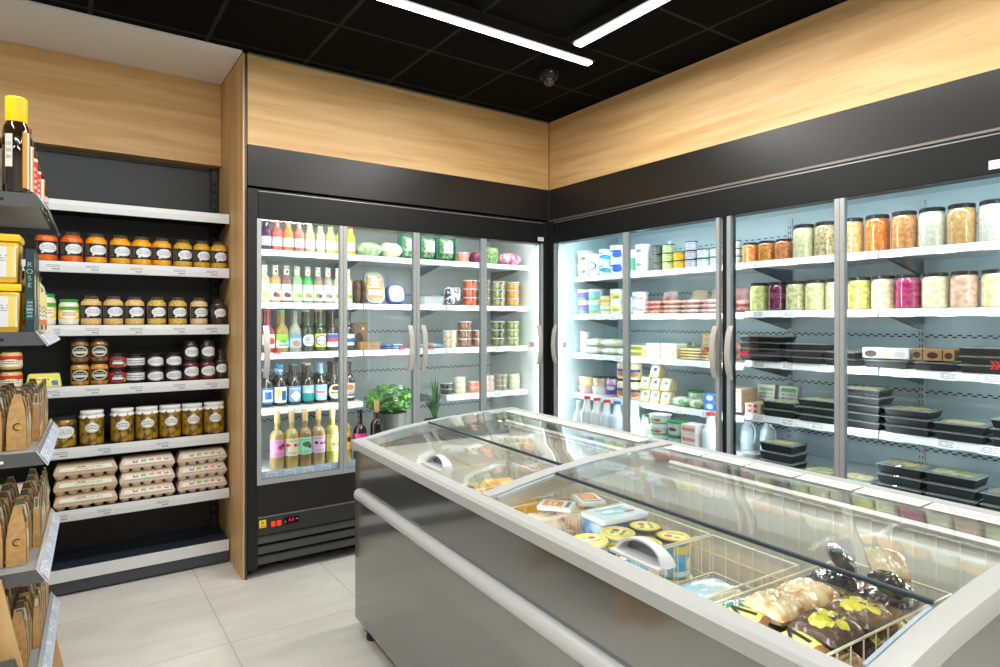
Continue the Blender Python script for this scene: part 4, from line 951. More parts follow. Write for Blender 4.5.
for k, (X, w) in enumerate(((2.22, .11), (2.47, .10))):
    t = thing('low_plant', ('low trailing green plant on fridge floor beside the spiky plant', 'low trailing green plant on fridge floor beneath pale tubs')[k], 'plant', (X, 3.62, pz), 0, 'plants on the fridge floor')
    obj('pot', MB().lathe([(.05, 0), (.056, .004), (.068, .09), (.06, .09), (.058, .075), (0, .075)], 24).mesh('pot', mat('grey planter', (116, 118, 112), .55), 40), t)
    obj('leaves', leaf_cloud(200, 0.0, .13, w, .08, .05, .03, 20 + k).mesh('leaves', leaf_d, 0), t)
# ------------------------------------------------------------------ goods in the jar fridge; landmark = the corner
def rf(al, back): return (3.045 + back, 3.422 - al)
B_ = lambda Y: 3.422 - Y
GR = '%ss in the jar fridge'
T1, T2, T3, T4, TD = 1.662, 1.395, 1.122, 0.84, 0.60
U1, U2, U3, U4 = 1.665, 1.404, 1.142, 0.86
RZ = R(-90)
def yl(name, bg, sh, text=None): return label_mat('dairy ' + name, bg, sh, text)
wb = mat('white plastic tub', (214, 220, 224), .3); wlid = mat('white tub lid', (222, 227, 229), .3)
y1 = yl('cow', (226, 232, 230), [('e', .6, .42, .22, .2, (120, 106, 90)), ('e', .5, .5, .14, .14, (220, 190, 120)), ('r', .1, .5, .1, .5, (90, 150, 120))])
y2 = yl('ring', (236, 240, 244), [('ring', .45, .5, .36, .3, (60, 70, 170))], (.45, .5, .2, .06, 1, (90, 110, 180)))
y3 = yl('wave', (226, 236, 242), [('e', .6, .44, .34, .2, (40, 130, 200)), ('e', .8, .3, .3, .2, (60, 190, 210)), ('r', .4, .84, .2, .05, (70, 90, 100))])
y4 = yl('royal', (226, 232, 244), [('r', .6, .72, .34, .1, (34, 74, 190)), ('e', .72, .36, .3, .34, (54, 96, 206))])
y5 = yl('mint', (216, 236, 226), [('r', .7, .4, .3, .4, (70, 170, 120)), ('r', .3, .3, .16, .2, (70, 130, 200))])
y6 = yl('blue print', (232, 238, 246), [('e', .5, .62, .2, .2, (90, 130, 210)), ('r', .5, .28, .22, .05, (110, 150, 220))])
dipl = {}
for nm, c in (('grey', (96, 98, 96)), ('green', (196, 214, 150)), ('yellow', (244, 190, 30)), ('lilac', (206, 204, 226)), ('pale', (220, 232, 232))):
    dipl[nm] = tub(.052, .036, mat('dip side ' + nm, c, .4), lid_bk, yl('dip ' + nm, c, [('r', .5, .86, .5, .1, tuple(int(v * .8) for v in c))], (.5, .42, .34, .24, 2, tuple(int(v * .55) for v in c))), (.08, .8), .95)
o = []
stack(B_(3.315), T1, 2, .092, 'yogurt_tub', tub(.092, .056, wb, wlid, y1), 'white yogurt tub with cow print', 'tub', o)
stack(B_(3.205), T1, 1, .15, 'yogurt_tub', tub(.152, .052, wb, wlid, y2), 'tall white yogurt tub with blue ring', 'tub', o)
stack(B_(3.100), T1, 2, .088, 'yogurt_tub', tub(.088, .052, wb, wlid, y3), 'white yogurt tub with blue wave', 'tub', o)
stack(B_(2.995), T1, 2, .096, 'yogurt_tub', tub(.096, .050, wb, wlid, y4), 'white yogurt tub with royal blue print', 'tub', o)
stack(B_(2.872), T1, 1, .15, 'yogurt_tub', tub(.150, .048, wb, wlid, y5), 'tall white yogurt tub with green print', 'tub', o)
stack(B_(2.772), T1, 2, .088, 'yogurt_tub', tub(.088, .050, wb, wlid, y6), 'white yogurt tub with pale blue print', 'tub', o)
for Y, nm, n in ((2.655, 'grey', 3), (2.568, 'green', 3), (2.482, 'yellow', 2), (2.396, 'lilac', 3), (2.310, 'pale', 2)):
    lk = '%s dip tub with black lid' % nm
    stack(B_(Y), T1, n, .052, 'dip_tub', dipl[nm], lk, 'tub', o)
stack(B_(2.222), T1, 2, .052, 'dip_tub', dipl['pale'], 'pale dip tub with black lid', 'tub', o)
shelf_row(o, 'upper dairy shelf', 'corner', GR, rf, RZ)
put('milk_bottle', bottle(.20, .03, mat('milk white', (220, 225, 227), .2, coat=1.0), wlid, None, (.1, .4), .5, .6, .74), (3.17, 2.66, T1 + .0006), RZ, 'slim white bottle behind yogurt tubs on the upper dairy shelf', 'bottle', GR % 'bottle')

v1 = yl('violet', (226, 226, 238), [('r', .6, .5, .4, .5, (130, 106, 190)), ('e', .5, .12, .4, .2, (110, 180, 90))]); v2 = yl('teal', (220, 238, 240), [('r', .5, .6, .5, .4, (140, 206, 220)), ('e', .5, .16, .44, .2, (120, 190, 90))])
v3 = yl('buttery', (240, 226, 150), [('r', .5, .5, .5, .28, (226, 196, 90))], (.5, .5, .3, .14, 1, (150, 120, 60))); v4 = yl('lemon', (238, 240, 220), [('e', .5, .46, .4, .36, (230, 214, 90)), ('e', .7, .3, .2, .16, (120, 180, 80))])
v5 = yl('sky', (232, 240, 246), [('e', .4, .56, .3, .26, (90, 176, 226)), ('e', .72, .4, .2, .2, (220, 120, 110))]); v6 = yl('leaf', (220, 236, 210), [('r', .5, .5, .5, .24, (150, 190, 70)), ('e', .5, .5, .3, .3, (240, 220, 90))])
o = []
stack(B_(3.315), T2, 2, .088, 'yogurt_tub', tub(.088, .052, wb, wlid, v1), 'white yogurt tub with violet print', 'tub', o)
stack(B_(3.205), T2, 2, .088, 'yogurt_tub', tub(.088, .054, wb, wlid, v2), 'white yogurt tub with teal print', 'tub', o)
stack(B_(3.100), T2, 2, .062, 'yogurt_tub', [tub(.062, .046, wb, wlid, yl('pale lime', (232, 240, 214), [('r', .5, .5, .5, .2, (170, 200, 100))])), tub(.062, .046, mat('butter yellow', (240, 214, 120), .4), wlid, v3)], ['small tub with lime band', 'small butter yellow tub'], 'tub', o)
stack(B_(3.000), T2, 2, .084, 'yogurt_tub', tub(.084, .050, wb, wlid, v4), 'white yogurt tub with lemon print', 'tub', o)
o.append((B_(2.902), 0, T2, 'yogurt_jar', jar(.125, .042, mat('milk white', (220, 225, 227), .2, coat=1.0), mat('red lid', (210, 50, 50), .4), v4, (.12, .5), 70, .84), 'white jar with red lid', 'jar', ''))
stack(B_(2.795), T2, 2, .070, 'yogurt_tub', tub(.070, .052, wb, wlid, v5), 'white yogurt tub with sky blue print', 'tub', o)
meat = mat('sliced meat', (196, 112, 92), .3, col2=(232, 196, 184), scale=22, coat=.8, lo=.38, hi=.62); meat2 = mat('rosy ham', (222, 150, 146), .3, col2=(240, 214, 208), scale=18, coat=.8)
meat3 = mat('dark salami', (150, 66, 54), .3, col2=(216, 150, 136), scale=30, coat=.8)
for k, Y in enumerate((2.655, 2.515, 2.375, 2.235)):
    stack(B_(Y), T2, 3, .026, 'meat_pack', pack(.135, .12, .028, (meat3, meat, meat2, meat2)[k], 30 + k, .3), ('dark salami pack', 'sliced meat pack', 'rosy ham pack', 'rosy ham pack')[k], 'meat pack', o)
shelf_row(o, 'second dairy shelf', 'corner', GR, rf, RZ)
for Y, lab, ti in ((2.70, 'pink and white pack leaning behind yogurt tubs, second dairy shelf', 10), (2.47, 'cream sausage pack standing behind the meat packs beside yogurt tubs', 8), (2.33, 'cream sausage pack standing behind the rosy ham packs', 8), (2.19, 'rosy meat pack standing at the meat shelf end', 8)):
    put('standing_pack', bag_up(.125, .035, .15, (mat('pink white pack', (226, 120, 130), .3, col2=(240, 236, 236), scale=16), mat('cream pack', (224, 208, 178), .4, col2=(130, 90, 70), scale=14, lo=.56, hi=.62), mat('cream pack', (224, 208, 178), .4), mat('rosy pack', (206, 140, 144), .4, col2=(230, 190, 190), scale=16))[0 if Y > 2.6 else 3 if Y < 2.25 else 1], None, int(Y * 100)), (3.20, Y, T2 + .0006), RZ, lab, 'meat pack', GR % 'meat pack', rot=(R(-ti), 0, RZ))

o = []
cupw = tub(.050, .037, wb, wlid, yl('plain', (236, 238, 236), []), taper=.82)
stack(B_(3.318), T3, 3, .050, 'cream_cup', cupw, 'plain white cream cup', 'cup', o)
moz = mat('white cheese bag', (232, 232, 216), .3, col2=(212, 216, 190), scale=18, coat=.8)
for k, (Y, n) in enumerate(((3.195, 2), (3.04, 2), (2.90, 1))):
    stack(B_(Y), T3, n, .056, 'cheese_bag', pack(.145, .13, .050, moz, 40 + k, .2), 'white mozzarella bag', 'cheese', o)
chw = mat('yellow cheese', (226, 206, 140), .4, col2=(238, 226, 180), scale=10, coat=.6); chg = mat('green cheese wedge', (170, 160, 80), .4, col2=(222, 206, 140), scale=10, coat=.6)
stack(B_(2.775), T3, 2, .035, 'cheese_wedge', carton(.12, .1, .035, chw, label_mat('cheese green band', (206, 190, 120), [('r', .4, .5, .4, .3, (130, 140, 60))])), 'yellow cheese block with green band', 'cheese', o)
stack(B_(2.650), T3, 2, .044, 'cheese_wedge', carton(.11, .1, .044, mat('white cheese', (236, 230, 206), .4), label_mat('cheese white', (238, 234, 214), [('r', .4, .3, .3, .2, (226, 210, 150))])), 'white cheese block', 'cheese', o)
stack(B_(2.525), T3, 2, .044, 'cheese_wedge', carton(.12, .1, .044, mat('white cheese', (236, 230, 206), .4), label_mat('cheese cream', (236, 228, 200), [('r', .6, .7, .3, .1, (200, 200, 190))])), 'pale cream cheese block', 'cheese', o)
stack(B_(2.380), T3, 4, .016, 'cheese_slices', pack(.155, .11, .018, mat('sliced cheese', (232, 210, 140), .3, col2=(240, 230, 196), scale=20, coat=.8), 50), 'flat yellow cheese slice pack', 'cheese', o)
stack(B_(2.220), T3, 3, .016, 'cheese_slices', pack(.14, .11, .018, mat('sliced cheese', (232, 210, 140), .3, col2=(240, 230, 196), scale=20, coat=.8), 51), 'flat yellow cheese slice pack', 'cheese', o)
shelf_row(o, 'cheese shelf', 'corner', GR, rf, RZ)
crk = label_mat('cracker pack', (206, 176, 120), [('r', .5, .62, .42, .3, (222, 200, 140)), ('r', .5, .36, .42, .06, (150, 60, 50)), ('r', .5, .14, .42, .12, (232, 228, 216))], (.5, .62, .34, .22, 4, (180, 140, 80)))
put('cracker_pack', carton(.10, .05, .155, mat('cracker film', (206, 186, 140), .4), crk), (3.19, 2.36, T3 + .0006), RZ, 'tall tan cracker pack standing behind the flat cheese slices', 'crackers')
put('herb_pack', bag_up(.12, .05, .1, leafm('green herb pack', (70, 110, 60), (180, 200, 170), 30), None, 60), (3.21, 2.52, T3 + .0006), RZ, 'green herb pack behind the pale cream cheese blocks', 'pack')
put('meat_pack', bag_up(.10, .04, .11, meat3, None, 61), (3.19, 2.20, T3 + .0006), RZ, 'dark red meat pack standing behind cheese slices', 'meat pack')

o = []
dess = lambda nm, c: tub(.058, .062, con('dessert ' + nm, c, tuple(min(255, v + 30) for v in c), 30), mat('clear lid', (226, 226, 220), .15, coat=1.0), None, taper=.88)
stack(B_(3.295), T4, 2, .058, 'dessert_tub', [dess('berry', (200, 150, 150)), dess('cream', (226, 200, 140))], ['berry layered dessert tub', 'cream layered dessert tub'], 'tub', o)
stack(B_(3.155), T4, 2, .062, 'dessert_tub', [tub(.062, .064, wb, mat('clear lid', (226, 226, 220), .15), None), tub(.062, .062, con('dessert tan', (200, 180, 140), (220, 206, 180)), mat('dark purple lid', (60, 44, 60), .3), None)], ['pale dessert tub', 'tan dessert tub with dark lid'], 'tub', o)
pj = yl('yogurt purple', (120, 96, 160), [('r', .5, .3, .5, .24, (60, 60, 120)), ('e', .6, .66, .24, .2, (210, 190, 220))]); pb = yl('yogurt brown', (216, 190, 140), [('r', .5, .7, .5, .14, (44, 64, 140)), ('e', .64, .34, .26, .24, (170, 110, 60))]); pp = yl('yogurt pink', (206, 130, 160), [('r', .5, .78, .5, .14, (50, 70, 150)), ('e', .4, .36, .26, .2, (170, 60, 100)), ('e', .75, .44, .16, .16, (180, 70, 110))])
o.append((B_(3.04), 0, T4, 'yogurt_jar', jar(.135, .046, con('lilac yogurt', (176, 150, 186), (196, 172, 204)), mat('navy lid', (36, 38, 66), .3), pj, (.1, .6), 80, .82), 'lilac yogurt jar with navy lid', 'jar', ''))
for Y, l, nm in ((2.94, pb, 'caramel'), (2.835, pb, 'caramel')):
    stack(B_(Y), T4, 2, .128, 'yogurt_jar', jar(.128, .046, con('cream yogurt', (226, 212, 180), (236, 226, 200)), mat('olive lid', (60, 60, 40), .3), l, (.1, .6), 80, .82), '%s yogurt jar with dark lid' % nm, 'jar', o)
cupm = {k: label_mat('cup cone ' + k, (216, 200, 160), [('e', .5, .5, .44, .46, (236, 238, 238)), ('e', .56, .66, .26, .16, c), ('e', .5, .2, .3, .12, (200, 206, 130))], (.5, .44, .26, .06, 1, (90, 100, 120))) for k, c in (('green', (90, 160, 110)), ('blue', (60, 70, 160)), ('grey', (130, 140, 170)))}
def wedge_pack(k):
    def f():
        w, d, h = .074, .08, .078
        b = MB().extrude([(-d / 2, 0), (d / 2, 0), (d / 2, h * .55), (d * .1, h), (-d * .18, h * .97)], 'x', -w / 2, w / 2).bev(.005, 2).mesh('pack', mat('wedge card', (216, 198, 156), .5), 40)
        c = MB(); c.face([(-w * .43, -d / 2 - .0012 + .001, .004), (w * .43, -d / 2 - .0012 + .001, .004), (w * .43, -d * .18 - .0035, h * .92), (-w * .43, -d * .18 - .0035, h * .92)], 0, ((0, 0), (1, 0), (1, 1), (0, 1)))
        return [('box_body', b, []), ('front_print', c.mesh('front_print', cupm[k], 0), [])]
    return cached(('wedge', k), f)
for Y, ks in ((2.735, ('green', 'grey')), (2.652, ('green', 'blue', 'blue')), (2.569, ('grey', 'green'))):
    stack(B_(Y), T4, len(ks), .079, 'dessert_pack', [wedge_pack(k) for k in ks], ['sandwich-shaped pack with %s motif' % k for k in ks], 'pack', o)
o.append((B_(2.455), 0, T4, 'herb_cheese', pack(.12, .1, .055, mat('herb cheese bag', (214, 232, 214), .3, col2=(90, 170, 110), scale=24, coat=.8, lo=.5, hi=.6), 70, .3), 'round green and white cheese bag', 'cheese', ''))
o.append((B_(2.34), 0, T4, 'herb_cheese', pack(.10, .1, .05, mat('herb cheese bag two', (226, 232, 206), .3, col2=(120, 160, 90), scale=24, coat=.8, lo=.5, hi=.6), 71, .3), 'pale green cheese bag', 'cheese', ''))
stack(B_(2.225), T4, 2, .048, 'milk_carton', carton(.105, .09, .048, mat('blue carton', (70, 140, 210), .4), label_mat('blue carton print', (80, 150, 220), [('e', .4, .5, .22, .34, (230, 240, 246)), ('r', .8, .5, .1, .3, (40, 90, 180))])), 'small sky blue carton', 'carton', o)
shelf_row(o, 'yogurt jar shelf', 'corner', GR, rf, RZ)
put('yogurt_jar', jar(.128, .046, con('pink yogurt', (216, 170, 180), (230, 196, 204)), lid_bk, pp, (.1, .6), 80, .82), (3.165, 2.74, T4 + .0006), RZ, 'pink yogurt jar behind the sandwich-shaped packs', 'jar')
put('yogurt_tub', tub(.085, .05, wb, mat('green lid', (36, 160, 70), .35), yl('green top', (216, 234, 216), [('e', .5, .5, .3, .24, (150, 200, 140))])), (3.16, 2.45, T4 + .0006), RZ, 'white and green tub behind the round cheese bag', 'tub')

milk = mat('milk', (228, 231, 231), .18, coat=1.0); redcap = mat('red cap', (206, 46, 42), .4); bluecap = mat('blue cap', (40, 110, 190), .4); grncap = mat('green cap', (30, 130, 70), .4)
pet = mat('plastic milk jug', (216, 230, 238), .18, coat=1.0)
def mb(h, r, liq, cap): return bottle(h, r, liq, cap, None, (.1, .4), .46, .56, .84, None, capz=.93)
o = []
o.append((B_(3.335), 0, TD, 'milk_bottle', bottle(.198, .034, milk, mat('white green cap', (216, 230, 214), .4), label_mat('milk green', (226, 236, 220), [('e', .5, .4, .3, .3, (150, 200, 120))]), (.12, .4), .42, .5, .72), 'white milk bottle with green label', 'bottle', ''))
o.append((B_(3.245), 0, TD, 'milk_bottle', mb(.235, .046, milk, redcap), 'white milk bottle with red cap', 'bottle', ''))
o.append((B_(3.148), 0, TD, 'milk_bottle', mb(.234, .045, milk, redcap), 'white milk bottle with red cap', 'bottle', ''))
o.append((B_(3.052), 0, TD, 'milk_bottle', mb(.23, .045, pet, redcap), 'clear milk bottle with red cap', 'bottle', ''))
o.append((B_(2.955), 0, TD, 'milk_bottle', mb(.23, .046, pet, bluecap), 'clear milk bottle with blue cap', 'bottle', ''))
o.append((B_(2.800), 0, TD, 'milk_bottle', bottle(.25, .045, milk, mat('cream cap', (220, 222, 214), .4), None, (.1, .4), .62, .52, .74), 'tall milk bottle with pale cap', 'bottle', ''))
o.append((B_(2.710), 0, TD, 'milk_bottle', mb(.175, .040, milk, grncap), 'short milk bottle with green cap', 'bottle', ''))
fy = yl('fruity', (216, 236, 216), [('e', .2, .6, .14, .2, (240, 170, 60)), ('e', .42, .6, .14, .2, (90, 170, 70)), ('e', .66, .6, .14, .2, (220, 90, 70)), ('r', .5, .2, .5, .12, (100, 180, 100))])
stack(B_(2.590), TD, 3, .064, 'yogurt_tub', tub(.064, .066, wb, wlid, fy, taper=.84), 'white yogurt tub with fruit print', 'tub', o)
stack(B_(2.455), TD, 2, .085, 'yogurt_tub', tub(.085, .058, mat('pale green tub', (170, 200, 190), .3), grncap, yl('plum', (190, 214, 210), [('e', .5, .5, .2, .2, (130, 60, 80))])), 'pale green tub with plum spot', 'tub', o)
stack(B_(2.340), TD, 3, .055, 'quark_pack', carton(.10, .1, .055, mat('quark paper', (236, 226, 220), .6), label_mat('quark print', (238, 228, 222), [('r', .5, .5, .46, .12, (210, 140, 130))], (.5, .5, .4, .3, 3, (200, 110, 100)))), 'pink and white quark brick', 'pack', o)
o.append((B_(2.225), 0, TD, 'milk_bottle', mb(.245, .046, pet, redcap), 'clear milk jug with red cap', 'bottle', ''))
shelf_row(o, 'milk shelf', 'corner', GR, lambda a, b: (2.925 + b, (3.422 - a) * .976), RZ)
for k, Y in enumerate((3.20, 3.10, 3.0, 2.90)):
    put('milk_bottle', mb(.20, .045, milk, redcap if k < 3 else bluecap), (3.10, Y, TD + .0006), RZ, '%s milk bottle from corner in the back row of the milk shelf' % ORD[k], 'bottle', GR % 'bottle')

# ---- doors three and four: preserves and ready meals
def big(c, c2, sc=60): return con('preserve %d %d %d' % c, c, c2, sc, .2)
o = []
stack(B_(2.10), U1, 3, .042, 'dip_tub', tub(.042, .034, mat('pale mint dip', (196, 214, 196), .4), lid_bk, None), 'mint dip tub with black lid', 'tub', o)
for Y, c, c2, nm in ((2.005, (188, 104, 44), (214, 140, 74), 'orange'), (1.910, (184, 108, 32), (216, 150, 60), 'amber'), (1.815, (172, 96, 52), (206, 132, 80), 'rust')):
    o.append((B_(Y), 0, U1, 'preserve_jar', jar(.106, .043, big(c, c2), lid_bk, None, neck=.86), 'short %s preserve jar' % nm, 'jar', ''))
for Y, c, c2, nm in ((1.708, (186, 192, 138), (222, 214, 176), 'pale green'), (1.598, (140, 120, 84), (206, 186, 140), 'mixed grain'), (1.475, (190, 140, 84), (216, 180, 120), 'tan'), (1.362, (184, 92, 34), (214, 132, 60), 'orange-red'), (1.25, (182, 118, 64), (212, 154, 96), 'light brown'), (1.142, (200, 200, 182), (220, 220, 204), 'white'), (1.035, (190, 146, 86), (210, 172, 112), 'golden tan'), (.925, (198, 198, 184), (218, 218, 206), 'white'), (.815, (200, 160, 110), (220, 186, 140), 'tan')):
    o.append((B_(Y), 0, U1, 'preserve_jar', jar(.166, .051, big(c, c2, 70), lid_bk, None, neck=.86), 'tall %s preserve jar' % nm, 'jar', ''))
shelf_row(o, 'upper preserve shelf', 'section post', GR, rf, RZ)
o = []
for Y, c, c2, nm in ((1.953, (176, 184, 96), (214, 216, 150), 'yellow-green'), (1.85, (84, 24, 54), (116, 44, 78), 'dark purple'), (1.75, (166, 166, 112), (208, 206, 160), 'grey-green'), (1.648, (200, 192, 132), (222, 216, 168), 'pale yellow'), (1.546, (202, 198, 160), (224, 220, 190), 'cream')):
    o.append((B_(Y), 0, U2, 'preserve_jar', jar(.148, .048, big(c, c2, 50), lid_bk, None, neck=.86), '%s pickled vegetable jar' % nm, 'jar', ''))
for Y, c, c2, nm in ((1.440, (150, 152, 66), (208, 190, 110), 'olive green'), (1.336, (186, 186, 138), (214, 212, 174), 'pale green'), (1.234, (150, 30, 84), (176, 60, 110), 'magenta beetroot'), (1.130, (214, 210, 168), (230, 228, 196), 'pale cream'), (1.025, (202, 160, 136), (222, 190, 168), 'pink-beige'), (.918, (204, 196, 140), (222, 216, 176), 'pale straw')):
    o.append((B_(Y), 0, U2, 'preserve_jar', jar(.150, .0495, big(c, c2, 50), lid_bk, None, neck=.86), '%s pickled vegetable jar' % nm, 'jar', ''))
shelf_row(o, 'pickle shelf', 'section post', GR, rf, RZ)
put('meat_pack', pack(.10, .12, .03, meat3, 77), (3.10, 2.085, U2 + .0006), RZ, 'dark red meat pack beside the pickled vegetable jars', 'meat pack')
put('meat_pack', pack(.10, .12, .03, meat, 78), (3.10, 2.085, U2 + .034), RZ, 'sliced meat pack lying on top of dark red meat pack', 'meat pack')

f_mix = mat('mixed salad food', (196, 180, 130), .5, col2=(120, 110, 70), scale=36, bump=.4); f_dark = mat('dark food', (90, 60, 40), .5, col2=(170, 130, 90), scale=30, bump=.4); f_rice = mat('rice food', (216, 206, 170), .5, col2=(180, 170, 120), scale=50, bump=.4); f_grn = mat('green food', (140, 150, 90), .5, col2=(200, 196, 150), scale=36, bump=.4)
o = []
for k, Y in enumerate((1.905, 1.67, 1.495)):
    stack(B_(Y), U3, (4, 3, 2)[k], .032, 'platter_tray', tray((.25, .20, .15)[k], .17, .032, (f_dark, f_dark, f_mix)[k]), 'black platter tray with clear lid', 'meal tray', o)
stack(B_(1.30), U3, 1, .05, 'platter_tray', tray(.19, .16, .036, f_dark), 'black platter tray under clear box', 'meal tray', o)
wbx = label_mat('window box', (150, 112, 70), [('r', .25, .5, .02, .5, (60, 44, 30)), ('e', .5, .46, .14, .3, (46, 34, 26)), ('r', .75, .5, .02, .5, (60, 44, 30)), ('e', .9, .46, .1, .3, (46, 34, 26)), ('e', .1, .46, .1, .3, (46, 34, 26))])
stack(B_(1.115), U3, 1, .05, 'platter_tray', tray(.15, .16, .036, f_rice), 'black platter tray under brown box', 'meal tray', o)
stack(B_(.945), U3, 3, .034, 'platter_tray', tray(.16, .16, .034, mat('striped food', (40, 34, 32), .4, col2=(214, 196, 180), scale=40, stretch=(1, 8, 1), lo=.5, hi=.56)), 'black platter tray of striped slices', 'meal tray', o)
stack(B_(.765), U3, 3, .034, 'platter_tray', tray(.16, .16, .034, f_dark), 'black platter tray with clear lid', 'meal tray', o)
shelf_row(o, 'platter shelf', 'section post', GR, rf, RZ)
put('cake_box', carton(.19, .14, .048, mat('pale box', (214, 216, 212), .2, coat=1.0), label_mat('clear box content', (206, 210, 206), [('e', .18, .4, .14, .34, (60, 44, 36)), ('e', .5, .4, .15, .34, (210, 196, 160)), ('e', .82, .4, .13, .3, (180, 180, 176))])), (3.045, 1.30, U3 + .042), RZ, 'clear cake box on a black platter tray, platter shelf', 'box')
put('cake_box', carton(.15, .14, .048, kraft, wbx), (3.045, 1.115, U3 + .042), RZ, 'brown window box on a black platter tray, platter shelf', 'box')

o = []
whp = mat('white pink pack', (232, 222, 214), .4, col2=(206, 150, 130), scale=40, lo=.55, hi=.62)
stack(B_(2.065), U4, 5, .024, 'flat_pack', carton(.105, .15, .024, mat('flat pack card', (206, 176, 146), .5), label_mat('flat pack print', (232, 222, 214), [('r', .5, .5, .44, .22, (206, 160, 140))], (.5, .5, .44, .3, 2, (190, 120, 110)))), 'flat pink and white pack', 'pack', o)
stack(B_(1.955), U4, 2, .026, 'flat_pack', carton(.09, .12, .026, mat('flat pack card', (206, 176, 146), .5), label_mat('flat pack red', (222, 196, 180), [('e', .3, .5, .14, .3, (190, 60, 50)), ('e', .7, .5, .14, .3, (190, 60, 50))])), 'flat pack with red spots', 'pack', o)
stack(B_(1.805), U4, 2, .040, 'meal_tray', tray(.185, .15, .040, f_rice), 'black ready meal tray', 'meal tray', o)
stack(B_(1.61), U4, 3, .036, 'meal_tray', tray(.19, .16, .036, f_grn), 'black ready meal tray', 'meal tray', o)
stack(B_(1.41), U4, 5, .036, 'meal_tray', tray(.19, .16, .036, f_rice), 'black ready meal tray', 'meal tray', o)
stack(B_(1.215), U4, 3, .036, 'meal_tray', tray(.185, .16, .036, f_mix), 'black ready meal tray', 'meal tray', o)
stack(B_(1.022), U4, 2, .036, 'meal_tray', tray(.185, .16, .036, f_rice), 'black ready meal tray', 'meal tray', o)
stack(B_(.83), U4, 3, .036, 'meal_tray', tray(.18, .16, .036, f_mix), 'black ready meal tray', 'meal tray', o)
shelf_row(o, 'ready meal shelf', 'section post', GR, rf, RZ)
for Y, lab, c in ((2.0, 'pale green box leaning behind the flat pink and white packs', label_mat('green box a', (220, 226, 210), [('r', .5, .8, .4, .06, (120, 180, 120))], (.5, .4, .4, .3, 4, (150, 160, 150)))), (1.87, 'white box with green stripe leaning behind ready meal trays', label_mat('green box b', (228, 230, 222), [('r', .5, .84, .42, .08, (90, 180, 110)), ('r', .5, .14, .4, .06, (216, 150, 120))], (.5, .5, .38, .22, 3, (120, 160, 120))))):
    put('card_box', carton(.105, .035, .135, mat('grey green card', (170, 176, 160), .5), c), (3.185, Y, U4 + .006), RZ, lab, 'box', None, rot=(R(-8), 0, RZ))

o = []
def jug(cap):
    def f():
        K = .82
        b = MB().lathe([(.042, 0), (.046, .005), (.046, .15), (.040, .19), (.022, .225), (.019, .24)], 20).mesh('jug', pet, 50)
        h = MB().path([(.018, 0, .235), (.050, 0, .205), (.060, 0, .17), (.056, 0, .12), (.044, 0, .09)], .007, 8).mesh('handle', pet, 50)
        c = MB().lathe([(.022, .2402), (.023, .2408), (.023, .26), (0, .262)], 16).mesh('cap', cap, 40)
        for q in (b, h, c): q.transform(Matrix.Scale(K, 4))
        return [('jug_body', b, [('handle', h)]), ('cap', c, [])]
    return cached('jug' + cap.name, f)
purp = mat('purple cap', (126, 50, 160), .4)
put('milk_jug', jug(purp), (3.12, 2.075, TD + .0006), RZ, 'clear milk jug with purple cap nearest to the section post', 'jug', 'milk jugs with purple caps')
put('milk_jug', jug(purp), (3.12, 1.955, TD + .0006), RZ, 'clear milk jug with purple cap behind a round pale tub', 'jug', 'milk jugs with purple caps')
stack(B_(1.985), TD, 1, .05, 'cheese_tub', tub(.05, .066, clear_tub, mat('clear lid', (226, 226, 220), .15), None), 'round pale tub', 'tub', o)
stack(B_(1.79), TD, 3, .045, 'meal_tray', tray(.185, .16, .045, f_rice), 'black ready meal tray', 'meal tray', o)
stack(B_(1.59), TD, 1, .05, 'meal_tray', tray(.17, .16, .03, f_grn, clear_tub), 'clear tray of pale food', 'meal tray', o)
stack(B_(1.42), TD, 1, .05, 'meal_tray', tray(.17, .16, .035, f_rice, clear_tub), 'clear tray of pale food', 'meal tray', o)
stack(B_(1.225), TD, 3, .043, 'meal_tray', tray(.185, .16, .043, f_mix), 'black ready meal tray', 'meal tray', o)
stack(B_(1.035), TD, 3, .043, 'meal_tray', tray(.185, .16, .043, f_grn), 'black ready meal tray', 'meal tray', o)
stack(B_(.845), TD, 2, .043, 'meal_tray', tray(.18, .16, .043, f_mix), 'black ready meal tray', 'meal tray', o)
shelf_row(o, 'bottom meal shelf', 'section post', GR, lambda a, b: (3.0 + b, 3.422 - a), RZ)
# ------------------------------------------------------------------ chest freezer with curved sliding glass lids, turned a little against the walls
FA = R(-2.944)
def fw(x, y, z=0.0): c, s_ = math.cos(FA), math.sin(FA); return (x * c - y * s_, x * s_ + y * c, z)
FX0, FX1, FY0, FY1 = .881, 1.72, .456, 2.644
PR = [(.881, .832), (.945, .838), (1.04, .857), (1.13, .873), (1.32, .894), (1.50, .906), (1.69, .914), (1.72, .914)]
def zt(x):
    for (a, za), (b, zb) in zip(PR, PR[1:]):
        if a <= x <= b: return za + (zb - za) * (x - a) / (b - a)
    return PR[0][1] if x < PR[0][0] else PR[-1][1]
FZ = thing('chest_freezer', 'large grey island chest freezer with curved sliding glass lids', 'freezer', fw(0, 0), FA)
body_m = mat('freezer grey metal', (134, 137, 135), .12, metal=.75, coat=.3)
rim_m = mat('freezer rim grey', (174, 176, 172), .35)
rim_refl = mat('freezer divider wood reflection', (168, 156, 142), .35)  # grey plastic, with the wood it reflects painted in as a warm tint
inner_m = mat('freezer inner wall', (200, 194, 184), .4)
b = MB(); t = .05; x0, x1, y0, y1 = FX0 + .014, FX1 - .014, FY0 + .016, FY1 - .014
b.box(x0, x0 + t, y0, y1, .07, .80).box(x1 - t, x1, y0, y1, .07, .86)
b.box(x0 + t + .0002, x1 - t - .0002, y0 + t + .0002, y1 - t - .0002, .07, .30)
xe = [x0 + t + .0002 + (x1 - x0 - 2 * t - .0004) * k / 14 for k in range(15)]
